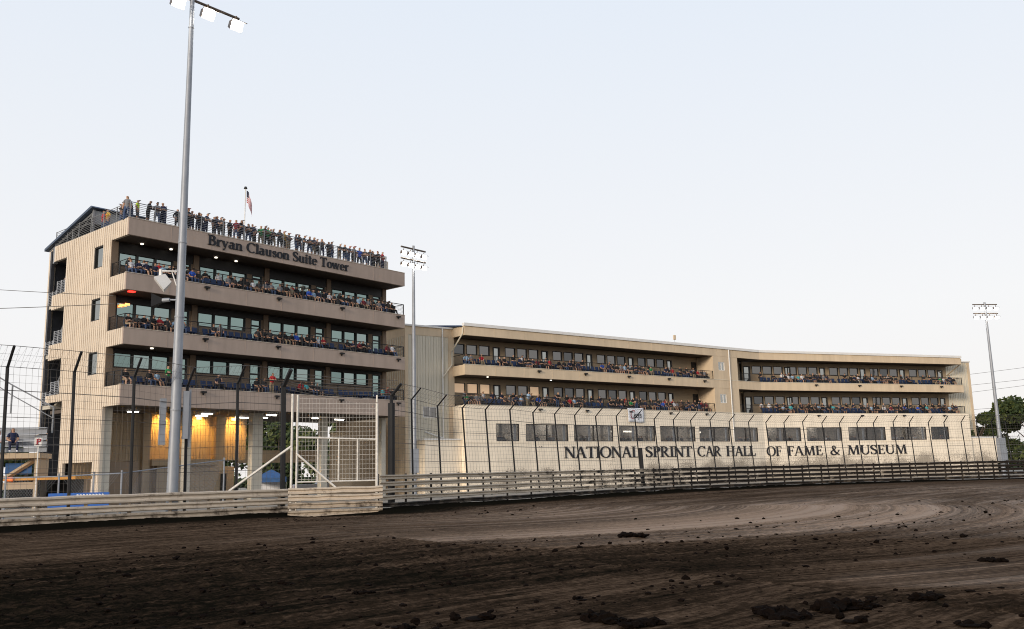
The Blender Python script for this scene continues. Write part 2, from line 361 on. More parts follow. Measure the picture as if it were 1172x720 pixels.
    sk = o.modifiers.new('s', 'SKIN'); sk.use_smooth_shade = True
    for n in names:
        v = me.skin_vertices[0].data[idx[n]]; v.radius = (Rd[n][0]*fat[n], Rd[n][1]*fat[n]); v.use_root = (n == 'pelvis')
    ss = o.modifiers.new('d', 'SUBSURF'); ss.levels = 1
    dg = bpy.context.evaluated_depsgraph_get(); dg.update()
    out = bpy.data.meshes.new_from_object(o.evaluated_get(dg)); out.name = name
    bpy.data.objects.remove(o); bpy.data.meshes.remove(me)
    out.materials.clear()
    for _ in range(6): out.materials.append(None)
    hc = J['head']; mi = []
    for p in out.polygons:
        c = p.center
        best = min(bones, key=lambda b: seg_dist(c, J[b[0]], J[b[1]])-.3*min(Rd[b[0]][0], Rd[b[1]][0]))
        s = best[2]
        if best[1] in ('head', 'crown', 'jaw') and c.z > hc.z-.06:
            d = c-hc
            if d.z > .035 or (d.y > .0 and d.z > -.055): s = 5
        mi.append(s)
    bm = bmesh.new(); bm.from_mesh(out)
    for f, s in zip(bm.faces, mi): f.material_index = s; f.smooth = True
    def addbox(c, sx, sy, sz, m):
        r = bmesh.ops.create_cube(bm, size=1, matrix=Matrix.Translation(c) @ Matrix.Diagonal((sx, sy, sz, 1)))
        for f in {f for v in r['verts'] for f in v.link_faces}: f.material_index = m
    addbox(hc+Vector((0, -.105, -.012)), .026, .03, .04, 0)       # nose
    for sg in (1, -1):
        addbox(hc+Vector((sg*.083, .0, -.005)), .018, .035, .055, 0)   # ears
        addbox(hc+Vector((sg*.032, -.094, .012)), .022, .012, .01, 5)  # eyes
    if head == 'cap': addbox(hc+Vector((0, -.13, .05)), .13, .12, .016, 5)
    if head == 'long': 
        r = bmesh.ops.create_uvsphere(bm, u_segments=8, v_segments=6, radius=1, matrix=Matrix.Translation(hc+Vector((0, .06, -.1))) @ Matrix.Diagonal((.095, .05, .19, 1)))
        for f in {f for v in r['verts'] for f in v.link_faces}: f.material_index = 5; f.smooth = True
    bm.to_mesh(out); bm.free()
    return out

SKIN = [mat('skin_fair', (.52, .32, .22), .6, .05), mat('skin_tan', (.40, .23, .15), .6, .05), mat('skin_brown', (.20, .11, .07), .6, .05)]
CLOTH = {}
for n, c in {'black': (.012, .012, .013), 'charcoal': (.04, .04, .042), 'navy': (.015, .02, .055), 'grey': (.2, .2, .21), 'white': (.68, .68, .7), 'red': (.42, .025, .03),
             'royal blue': (.03, .1, .5), 'teal': (.08, .42, .45), 'neon yellow': (.62, .8, .02), 'green': (.03, .25, .08), 'maroon': (.16, .02, .03), 'brown': (.1, .06, .04),
             'pink': (.6, .12, .25), 'pale blue': (.35, .5, .65), 'khaki': (.3, .24, .16), 'denim': (.05, .08, .16), 'mustard': (.55, .33, .03), 'lime green': (.3, .62, .1)}.items():
    CLOTH[n] = mat('cloth_'+n.replace(' ', '_'), c, .85, .12, 8)
HAIR = {'dark': mat('hair_dark', (.012, .009, .007), .6), 'brown': mat('hair_brown', (.06, .03, .016), .6), 'grey': mat('hair_grey', (.28, .27, .26), .6), 'blond': mat('hair_blond', (.35, .22, .09), .6)}
PM = {}
def pmesh(pose, head):
    if (pose, head) not in PM: PM[pose, head] = person_mesh('person_'+pose, pose, head)
    return PM[pose, head]
people_count = [0]
def person(pose, head, hcol, shirt, legs, shorts, loc, rz, label, group, scale=1.):
    o = bpy.data.objects.new('person', pmesh(pose, head)); COL.objects.link(o)
    o.location = loc; o.rotation_euler = (0, 0, rz); o.scale = (scale,)*3
    sk = rnd.choice(SKIN[:2]+SKIN[:2]+SKIN) if label else SKIN[0]
    hm = CLOTH[hcol] if head == 'cap' else HAIR[hcol]
    ms = [sk, CLOTH[shirt], CLOTH[legs], sk if shorts else CLOTH[legs], CLOTH['black'] if rnd.random() < .6 else CLOTH['white'], hm]
    for s, m in zip(o.material_slots, ms): s.link = 'OBJECT'; s.material = m
    tag(o, label, 'person', group); people_count[0] += 1
    return o
SHIRTS = ['black']*14+['charcoal']*6+['navy']*5+['grey']*3+['white']*2+['red', 'royal blue', 'teal', 'maroon', 'brown', 'pale blue', 'khaki', 'green', 'white', 'pale blue']
HEADS = [('cap', 'black')]*5+[('cap', 'navy')]*2+[('cap', 'white'), ('cap', 'red'), ('cap', 'grey')]+[('hair', 'dark')]*4+[('hair', 'brown')]*3+[('hair', 'grey')]*2+[('long', 'brown'), ('long', 'blond'), ('long', 'dark')]
def head_words(h, c): return {'cap': c+' cap', 'hair': c+' hair', 'long': 'long '+c+' hair'}[h]
POSE_WORDS = {'sit_rest': 'hands resting', 'sit_cross': 'arms crossed', 'sit_forward': 'leaning forward', 'sit_back': 'legs stretched', 'sit_drink': 'hand raised',
              'stand_lean': 'leaning forward', 'stand_rail': 'elbows bent', 'stand_cross': 'arms crossed', 'stand_phone': 'hands raised', 'stand_hang': 'arms down', 'stand_pocket': 'hands low'}
used = set()
def pick(key, poses, shirt=None):
    for _ in range(400):
        s = shirt or rnd.choice(SHIRTS); h, c = rnd.choice(HEADS); p = rnd.choice(poses)
        if (key, s, h, c) not in used or (_ > 250 and (key, s, h, c, p) not in used):
            used.add((key, s, h, c)); used.add((key, s, h, c, p)); return p, h, c, s
    raise RuntimeError('no free look')

# ------------------------------------------------------------------ frames
TA = math.atan2(.763, .646)
tower = thing('suite_tower', 'tall tan suite tower with three open balconies and people crowding its roof', 'building', (-27.02, 62, 0), TA)
TM = Matrix.Translation((-27.02, 62, 0)) @ Matrix.Rotation(TA, 4, 'Z')
MA = math.atan2(115.2-88.4, 31.5+4.75); MA2 = math.atan2(126.8-115.2, 63-31.5)
museum = thing('museum_building', 'long low bending cream museum building with two spectator balconies under a flat roof', 'building', (-4.75, 88.4, 0), MA)
MM = Matrix.Translation((-4.75, 88.4, 0)) @ Matrix.Rotation(MA, 4, 'Z')
LK = 45.08                      # where the facade bends
W2 = Matrix.Translation((LK, 0, 0)) @ Matrix.Rotation(MA2-MA, 4, 'Z')     # second wing, in museum coordinates
MM2 = MM @ W2

# ------------------------------------------------------------------ tower
FL = [(16.35, 15.15), (12.42, 11.28), (8.45, 7.05)]      # parapet top / underside of each balcony
ROOF = (20.34, 19.1)
TOPS = [19.1, 15.15, 11.28]                              # ceiling above each balcony
stair_holes = [(9.75, 12.1, 16.35, 19.1), (9.7, 12.1, 12.4, 15.2), (9.55, 12.1, 8.45, 11.2), (9.0, 12.1, 0, 7.9)]
win_holes = [(3.72, 5.12, 17.36, 19.0), (3.72, 5.12, 13.42, 15.06), (3.72, 5.12, 9.46, 11.1)]
side_holes = stair_holes+win_holes+[(3.6, 8.3, -1, 3.25)]
mb = MB(); cells(mb, 2.5, 12.0, 0, 20.34, side_holes, lambda m, a, b, c, d, i: m.box(0, .22, a, b, c, d, i))
# vertical ribs of the siding
y = 2.65
while y < 11.95:
    segs = [(0., 20.3)]
    for h in side_holes:
        if h[0]-.05 < y < h[1]+.05:
            ns = []
            for a, b in segs:
                if h[2] > a: ns.append((a, min(b, h[2])))
                if h[3] < b: ns.append((max(a, h[3]), b))
            segs = [q for q in ns if q[1]-q[0] > .1]
    for a, b in segs: mb.box(-.045, .0, y-.05, y+.05, a+.01, b-.01)
    y += .31
mb.box(.22, 3.4, 12.9, 13.5, 0, 20.3)                      # pale strip beyond the stair
mb.box(26.28, 26.5, 2.7, 12, 7.0, 19.1); mb.box(2.52, 26.28, 11.8, 12, 7.3, 19.1)
mb.build('side_wall', M['siding'], tower)
mb = MB(); mb.box(.225, 2.4, 8.9, 8.98, 0, 20.2); mb.box(2.4, 2.5, 8.98, 12.9, 0, 20.2); mb.box(.5, 2.4, 12.8, 12.9, 0, 20.2); mb.box(.06, .3, 12.62, 12.88, 0, 20.1); mb.box(.3, 2.4, 9., 12.8, 19.2, 19.3); mb.build('stairwell_lining', M['stair_steel'], tower)
mb = MB()
mb.box(.5, 3.2, 8.4, 8.5, 0, 3.2); mb.box(.3, 3.3, 3.4, 3.5, 0, 3.25); mb.box(3.0, 3.1, 3.5, 8.4, 0, 3.3)
mb.build('stairwell_wall', M['brownwall'], tower)
# side windows
for h in win_holes:
    f = MB(); y0, y1, z0, z1 = h
    f.box(.05, .2, y0, y0+.08, z0, z1).box(.05, .2, y1-.08, y1, z0, z1).box(.05, .2, y0+.08, y1-.08, z0, z0+.08).box(.05, .2, y0+.08, y1-.08, z1-.08, z1)
    w = f.build('window', M['darkmetal'], tower)
    MB().box(.16, .18, y0+.08, y1-.08, z0+.08, z1-.08).build('pane', M['door_glass'], w)
# stairs and their railings in the open stairwell
for zf in (16.35, 12.4, 8.45):
    s = MB(); s.box(.08, 2.3, 11.2, 12.6, zf-1.0, zf-.72)
    for i in range(8): s.box(.4, 1.3, 9.4+i*.23, 9.63+i*.23, zf-.1-i*.09, zf+.02-i*.09); s.box(1.35, 2.3, 9.4+i*.23, 9.63+i*.23, zf-2.9+i*.24, zf-2.78+i*.24)
    s.build('stair_flight', M['concrete'], tower)
    r = MB()
    for k in range(8): r.tube((.02, 9.8, zf+.08+k*.13), (.02, 11.25, zf+.08+k*.13), .03, n=4); r.tube((.04, 11.3, zf-.65+k*.13), (.04, 12.7, zf-.65+k*.13), .03, n=4)
    for yy, z0 in ((9.85, zf), (10.5, zf), (11.2, zf), (11.35, zf-.7), (12.0, zf-.7), (12.65, zf-.7)): r.tube((.03, yy, z0), (.03, yy, z0+1.05), .035, n=4)
    r.tube((.3, 9.8, zf+1.9), (.3, 11.3, zf+.5), .06, n=4)
    r.build('stair_railing', M['galv'], tower)
# stair canopy on the roof
c = MB()
c.prism([(5.7, 22.28), (5.9, 22.42), (13.75, 20.45), (13.75, 20.25)], lambda p: (-.1, p[0], p[1]), lambda p: (4.2, p[0], p[1]))
c.build('canopy_roof', M['steel_roof'], tower)
c = MB()
for xx in (.15, 3.9):
    c.box(xx, xx+.14, 6.0, 6.14, 20.34, 22.2); c.box(xx, xx+.14, 9.3, 9.44, 20.34, 21.35)
    c.tube((xx+.07, 6.1, 22.0), (xx+.07, 13.4, 20.25), .08, n=4); c.tube((xx+.07, 6.1, 21.2), (xx+.07, 9.4, 21.3), .05, n=4); c.tube((xx+.07, 9.4, 20.4), (xx+.07, 6.1, 21.9), .05, n=4)
c.box(.0, .3, 12.0, 12.25, 19, 20.3); c.box(.25, 3.9, 6.02, 6.08, 21.1, 22.15); c.box(3.7, 3.8, 6.3, 11.8, 20.3, 21.2)
c.build('canopy_frame', M['rail_grey'], tower)
# balcony slabs
for k, (zt, zb) in enumerate([ROOF]+FL):
    nm = 'roof_fascia' if k == 0 else 'balcony_parapet'
    p = MB(); p.box(0, 26.5, 0, .2, zb, zt)
    xx = 3.25
    while xx < 26: p.box(xx-.015, xx+.015, -.012, .0, zb+.03, zt-.03); xx += 3.25
    p.build(nm, M['fascia'], tower)
    e = MB(); e.box(26.3, 26.5, .2, 2.5, zb, zt); e.build('parapet_end', M['siding'], tower)
    e = MB(); e.box(0, .2, .2, 2.5, zb, zt)
    for i in range(7): yy = .45+i*.31; e.box(-.045, 0, yy-.05, yy+.05, zb+.01, zt-.01)
    e.build('parapet_end', M['siding'], tower)
    MB().box(-.03, 26.52, -.03, .24, zt, zt+.035).build('coping', M['siding'], tower)
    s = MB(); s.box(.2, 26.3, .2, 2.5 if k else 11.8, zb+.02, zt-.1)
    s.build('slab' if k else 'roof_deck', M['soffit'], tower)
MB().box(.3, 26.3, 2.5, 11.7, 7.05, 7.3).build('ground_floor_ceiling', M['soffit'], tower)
MB().box(24.4, 24.9, .5, 3.2, 20.25, 21.25).build('roof_upstand', M['siding'], tower)
# bays
BX = [.6, 7.05, 13.5, 20.0]
for (zt, zb), tp, sill, gtop in zip(FL, TOPS, (1.0, 1.14, 1.45), (1.95, 2.2, 2.48)):
    zf = zt-.08; gz = zt+gtop; sz = zt+sill
    w = MB()
    holes = []
    for b in BX:
        holes += [(b, b+4.25, sz, gz+.05), (b+4.75, b+5.75, zf, gz+.05)]
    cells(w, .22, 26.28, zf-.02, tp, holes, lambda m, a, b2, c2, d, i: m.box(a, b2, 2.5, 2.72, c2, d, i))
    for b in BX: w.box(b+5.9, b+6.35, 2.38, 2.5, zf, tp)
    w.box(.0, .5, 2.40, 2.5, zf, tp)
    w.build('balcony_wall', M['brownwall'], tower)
    MB().box(.5, 26, 2.47, 2.497, gz+.06, tp-.02).build('header', M['darkmetal'], tower)
    for b in BX:
        d = MB(); z1 = gz+.05; d.box(b+4.75, b+4.85, 2.5, 2.66, zf, z1).box(b+5.65, b+5.75, 2.5, 2.66, zf, z1).box(b+4.85, b+5.65, 2.5, 2.66, zf+1.75, zf+1.85).box(b+4.85, b+5.65, 2.5, 2.66, z1-.08, z1).box(b+4.85, b+5.65, 2.5, 2.66, zf, zf+.12)
        d = d.build('door', M['darkmetal'], tower)
        MB().box(b+4.85, b+5.65, 2.6, 2.62, zf+.12, z1-.08).build('pane', M['teal_glass'], d)
        for i in range(3):
            x0 = b+i*1.42; x1 = x0+1.41; z0 = sz; zz = gz+.05
            f = MB(); f.box(x0, x0+.06, 2.46, 2.66, z0, zz).box(x1-.06, x1, 2.46, 2.66, z0, zz).box(x0+.06, x1-.06, 2.46, 2.66, z0, z0+.07).box(x0+.06, x1-.06, 2.46, 2.66, zz-.05, zz)
            f = f.build('window', M['darkmetal'], tower)
            MB().box(x0+.06, x1-.06, 2.6, 2.62, z0+.07, zz-.05).build('pane', M[rnd.choice(['teal_glass', 'teal_glass', 'teal_glass_b', 'teal_glass_c'])], f)
        fl = MB(); fl.box(b+5.45, b+5.85, -.22, -.015, zt-.30, zt-.17); fl.box(b+5.6, b+5.7, -.08, -.013, zt-.45, zt-.3)
        fl.build('floodlight', M['blackpaint'], tower)
    # railing
    r = MB()
    r.tube((.1, .1, zt+1.0), (26.4, .1, zt+1.0), .035, n=4); r.tube((.1, .1, zt+1.0), (.1, 2.4, zt+1.0), .03, n=4); r.tube((26.4, .1, zt+1.0), (26.4, 2.4, zt+1.0), .03, n=4)
    for i in range(7):
        z = zt+.12+i*.125; r.tube((.1, .1, z), (26.4, .1, z), .011, n=3); r.tube((.1, .1, z), (.1, 2.4, z), .006, n=3); r.tube((26.4, .1, z), (26.4, 2.4, z), .006, n=3)
    r = r.build('railing', M['darkmetal'], tower)
    for i in range(15):
        MB().box(.06+i*1.88, .13+i*1.88, .065, .135, zt+.036, zt+1.03).build('post', M['darkmetal'], r)
    for xx in (.1, 26.4):
        for yy in (2.3, 1.2): MB().box(xx-.04, xx+.04, yy, yy+.08, zt-.1, zt+1.03).build('post', M['darkmetal'], r)
    # small ceiling lamps
    if tp > 18:
        for xx in (2.0, 4.3, 8.1, 9.9): MB().tube((xx, 1.9, tp+.015), (xx, 1.9, tp-.06), .11, n=10).build('ceiling_light_or_fill', M['downlight'], tower)
    elif tp < 12:
        MB().tube((2.6, .9, tp+.015), (2.6, .9, tp-.06), .12, n=10).build('ceiling_light_or_fill', M['downlight'], tower)
# risers for a second row on the top balcony
MB().box(.3, 26.2, 1.35, 2.36, 16.26, 16.6).build('seating_riser', M['soffit'], tower)
# red lamp and amber sign
MB().box(.5, .95, .4, .75, 15.09, 15.16).build('red_lamp', M['redlamp'], tower)
a = MB(); a.box(.8, 1.3, 2.38, 2.42, 14.36, 14.5).box(1.2, 1.55, 2.38, 2.42, 14.46, 14.62).box(.7, 1.0, 2.38, 2.42, 14.28, 14.36); a.build('amber_sign', M['amber'], tower)
# roof railing
r = MB()
for k in range(9):
    z = 20.46+k*.135; rr = .032 if k == 8 else .018
    r.tube((.12, .14, z), (24.4, .14, z), rr, n=4); r.tube((.12, .14, z), (.12, 12.2, z), rr, n=4)
rr_ = r.build('roof_railing', M['rail_grey'], tower)
for i in range(14): MB().box(.09+i*1.86, .15+i*1.86, .11, .17, 20.37, 21.58).build('post', M['rail_grey'], rr_)
for i in range(1, 7): MB().box(.09, .15, .11+i*2.0, .17+i*2.0, 20.34, 21.58).build('post', M['rail_grey'], rr_)
# ground floor columns and walls
for x0, x1, d in ((0.02, .78, .7), (6.45, 6.95, .5), (12.3, 13.25, .6), (19.15, 19.8, .5), (25.95, 26.45, .5)):
    MB().box(x0, x1, 2.55, 2.55+d, 0, 7.05).build('column', M['concrete'], tower)
g = MB()
g.box(.24, 5.6, 7.6, 7.8, 0, 7.05); g.box(5.6, 6.2, 7.2, 7.8, 0, 7.05); g.box(6.2, 12.0, 8.0, 8.2, 0, 7.05); g.box(12.0, 12.9, 7.4, 8.2, 0, 7.05); g.box(12.9, 15.3, 8.0, 8.2, 3.4, 7.05); g.box(12.9, 14.2, 8.0, 8.2, 0, 2.9)
g.box(6.2, 12.0, 6.9, 8.0, 3.0, 3.5); g.box(6.9, 12.0, 7.4, 8.0, 0, 3.0)
g.box(22.6, 25.0, 5.6, 5.8, 0, 5.8); g.box(25.2, 31., 8.0, 8.2, 0, 7.05); g.box(15.3, 24.6, 9.4, 9.6, 3.2, 4.3)
for i in range(60):
    xx = .5+i*.26
    if xx < 5.5: g.box(xx, xx+.06, 7.57, 7.6, 0, 7)
    elif 6.3 < xx < 11.9: g.box(xx, xx+.06, 7.97, 8.0, 3.5, 7)
    elif 13. < xx < 15.2: g.box(xx, xx+.06, 7.97, 8.0, 3.5, 7)
g.build('ground_floor_wall', M['inner_siding'], tower)
MB().box(12.55, 13.05, 7.3, 7.395, 0, 2.3).build('service_door', M['darkmetal'], tower)
for x, y, ln, ax in ((3.3, 4.6, .8, 0), (9.1, 4.1, .9, 0), (9.9, 6.2, 1., 0), (13.9, 6.6, 1.2, 0), (14.3, 2.9, .9, 0), (15.6, 6.0, .8, 0), (23.0, 5.0, 1.0, 0), (20.0, 4.4, .9, 0)):
    t = MB(); t.box(x-ln/2-.1, x+ln/2+.1, y-.14, y+.14, 6.98, 7.05); t = t.build('strip_light', M['white_trim'], tower)
    MB().box(x-ln/2, x+ln/2, y-.07, y+.07, 6.9, 6.98).build('tube', M['tube'], t)
# warm wall lamps behind the columns (their glow is what lights the wall yellow)
for x in (7.3, 10.6, 13.9):
    MB().box(x-.2, x+.2, 7.7, 7.85, 6.75, 6.95).build('wall_lamp', emit('sodium_lamp', (1, .55, .12), 6), tower)
    ld = bpy.data.lights.new('sodium_glow', 'SPOT'); ld.energy = 420; ld.color = (1, .52, .10); ld.spot_size = R(100); ld.shadow_soft_size = .25; ld.spot_blend = .6
    lo = bpy.data.objects.new('sodium_glow', ld); COL.objects.link(lo); lo.location = TM @ Vector((x, 6.8, 6.85)); lo.rotation_euler = (R(50), 0, TA)
# lettering
t = MB()
put = lambda x, z, k: (x, -.06 if k else .004, z)
for word, x0, x1 in (('Bryan', 6.2, 9.25), ('Clauson', 9.58, 13.66), ('Suite', 13.95, 16.42), ('Tower', 16.74, 19.85)):
    l = MB(); lettering(l, word, x0, x1, 19.46, .78, put, K=.22, k=.07); l.build('lettering', M['letter'], tower)

# ------------------------------------------------------------------ museum
B, BB, A_, AB, RT, RB = 8.45, 7.9, 12.42, 11.42, 16.42, 15.35
Wt, Wb = 6.68, 4.92
pier = (36.3, 40.8)
lw1 = [(3.63, 6.5), (7.33, 12.94), (13.72, 19.35), (20.22, 25.79), (26.6, 32.45), (33.13, 38.58), (39.39, 43.9)]
lw2 = [(.5, 5.6), (6.48, 12.06), (13.1, 19.21), (20.05, 26.13), (26.96, 30.11)]
def wallput(y0, y1): return lambda m, a, b, c, d, i: m.box(a, b, y0, y1, c, d, i)
lo = MB(); cells(lo, -.02, LK, 0, B, [(a, b, Wb, Wt) for a, b in lw1], wallput(0, .3))
lo.m = W2; cells(lo, .0, 34.0, 0, B, [(a, b, Wb, Wt) for a, b in lw2], wallput(0, .3))
lo.build('lower_wall', M['cream_block'], museum)
lo = MB(); lo.box(-.04, LK-.3, -.05, -.003, Wb-.14, Wb-.02); lo.box(-.04, .26, .3, 2.3, 0, B)
lo.m = W2; lo.box(.3, 34.02, -.05, -.003, Wb-.14, Wb-.02); lo.box(33.72, 34.02, .3, 2.6, 0, B)
lo.build('sill_course', M['cream_block'], museum)
# showroom behind the lower windows
rm = MB(); rm.box(.3, LK+1, 5.5, 5.6, 3.5, 8.3); rm.box(.3, LK, .4, 5.5, 4.0, 4.1); rm.box(.3, LK, .4, 5.5, 7.6, 7.7)
rm.m = W2; rm.box(-1, 33.6, 5.5, 5.6, 3.5, 8.3); rm.box(.4, 33.6, .4, 5.5, 4.0, 4.1); rm.box(.4, 33.6, .4, 5.5, 7.6, 7.7)
for q in range(5): rm.box(3+q*6.3, 3.4+q*6.3, 1.5, 5.4, 4.1, 7.6)
rm.m = None
for q in range(6): rm.box(5+q*6.9, 5.4+q*6.9, 1.5, 5.4, 4.1, 7.6)
rm.build('showroom', M['room'], museum)
for mtx, lst in ((None, lw1), (W2, lw2)):
    for a, b in lst:
        f = MB(mtx); f.box(a, a+.08, .04, .2, Wb, Wt).box(b-.08, b, .04, .2, Wb, Wt).box(a+.08, b-.08, .04, .2, Wb, Wb+.08).box(a+.08, b-.08, .04, .2, Wt-.08, Wt)
        if b-a > 4: f.box((a+b)/2-.05, (a+b)/2+.05, .04, .2, Wb+.08, Wt-.08)
        f = f.build('window', M['darkmetal'], museum)
        MB(mtx).box(a+.08, b-.08, .12, .14, Wb+.08, Wt-.08).build('pane', M['show_glass'], f)
        c_ = MB(mtx); c_.box(b-.42, b-.16, .36, .44, Wb-.3, Wt+.2)
        if b-a > 4 and rnd.random() < .6: c_.box((a+b)/2-.5, (a+b)/2-.22, .36, .44, Wb-.3, Wt+.2)
        c_.build('curtain', M['cloth_white'], f)
for mtx, x in ((None, 4), (None, 10), (None, 16.5), (None, 23), (None, 29.5), (None, 35.5), (None, 41.5), (W2, 3), (W2, 9.3), (W2, 16), (W2, 23), (W2, 28.5)):
    MB(mtx).box(x-1.6, x+1.6, 2.2, 3.2, 7.5, 7.58).build('ceiling_light_or_fill', M['room_fill'], museum)  # glowing panels added under the ceiling to brighten the showroom
# a few lit things inside
for mtx, x, w in ((None, 22.4, .8), (None, 24.6, 1.3), (None, 36.6, .7), (None, 36.1, .3)):
    MB(mtx).box(x-w/2, x+w/2, 3.2, 3.3, 6.1, 6.28).build('interior_light', M['downlight'], museum)
# second balcony slab, roof and fascia
def band(name, z0, z1, m, ya=0, yb=.22, e0=0., e1=33.57):
    s = MB(); s.box(e0, LK, ya, yb, z0, z1)
    if ya == 0:
        for q in range(1, 12): s.box(q*3.7-.02, q*3.7+.02, -.014, .0, z0+.02, z1-.02)
    s.m = W2; s.box(0, e1, ya, yb, z0, z1)
    if ya == 0:
        for q in range(1, 9): s.box(q*3.7-.02, q*3.7+.02, -.014, .0, z0+.02, z1-.02)
    return s.build(name, m, museum)
band('balcony_parapet', AB, A_, M['stucco'])
MB().box(0, .2, .22, 2.6, AB, A_).build('parapet_end', M['stucco'], museum); MB(W2).box(33.37, 33.57, .22, 2.6, AB, A_).build('parapet_end', M['stucco'], museum)
band('coping', A_, A_+.05, M['cream_siding'], -.04, .26, -.03, 33.6); band('coping', B, B+.05, M['cream_siding'], -.04, .34, -.05, 34.03)
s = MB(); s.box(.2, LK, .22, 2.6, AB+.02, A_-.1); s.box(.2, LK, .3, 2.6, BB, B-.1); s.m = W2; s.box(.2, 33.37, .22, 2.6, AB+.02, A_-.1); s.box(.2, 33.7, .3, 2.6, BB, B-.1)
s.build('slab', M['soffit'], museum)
band('roof_fascia', RB, RT-.16, M['stucco'])
MB().box(0, .2, .22, 2.6, RB, RT-.16).build('fascia_end', M['stucco'], museum); MB(W2).box(33.37, 33.57, .22, 2.6, RB, RT-.16).build('fascia_end', M['stucco'], museum)
band('gutter', RT-.16, RT+.14, M['white_trim'], -.12, .3, -.08, 33.65)
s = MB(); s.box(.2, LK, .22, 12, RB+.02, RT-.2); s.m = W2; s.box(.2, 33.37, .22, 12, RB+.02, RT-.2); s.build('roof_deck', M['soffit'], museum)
s = MB()
def roofslab(s, x0, x1): s.add([(x0, .3, RT-.1), (x1, .3, RT-.1), (x1, 8, RT+1.0), (x0, 8, RT+1.0), (x0, .3, RT-.19), (x1, .3, RT-.19), (x1, 8, RT+.8), (x0, 8, RT+.8)], [(0, 1, 2, 3), (7, 6, 5, 4), (0, 4, 5, 1), (1, 5, 6, 2), (2, 6, 7, 3), (3, 7, 4, 0)])
roofslab(s, -.3, LK); s.m = W2; roofslab(s, .0, 33.5)
s.build('roof', M['blue_roof'], museum)
# pier between the wings
s = MB(); holes = [(37.25, 38.4, 13.6, 14.65), (37.25, 38.4, 9.6, 10.68)]
cells(s, pier[0], pier[1], B+.05, RB, holes, wallput(.02, .3)); s.box(pier[0], pier[0]+.25, .3, 2.6, B, RB); s.box(pier[1]-.25, pier[1], .3, 2.6, B, RB)
s.build('pier', M['stucco'], museum)
for a, b, c, d in holes:
    f = MB(); f.box(a, a+.07, .05, .2, c, d).box(b-.07, b, .05, .2, c, d).box(a+.07, b-.07, .05, .2, c, c+.07).box(a+.07, b-.07, .05, .2, d-.07, d).box((a+b)/2-.04, (a+b)/2+.04, .05, .2, c+.07, d-.07)
    f = f.build('window', M['white_trim'], museum); MB().box(a+.07, b-.07, .12, .14, c+.07, d-.07).build('pane', M['door_glass'], f)
MB().tube((39.15, -.1, 5), (39.15, -.1, RT-.2), .07, n=6).build('downspout', M['white_trim'], museum)
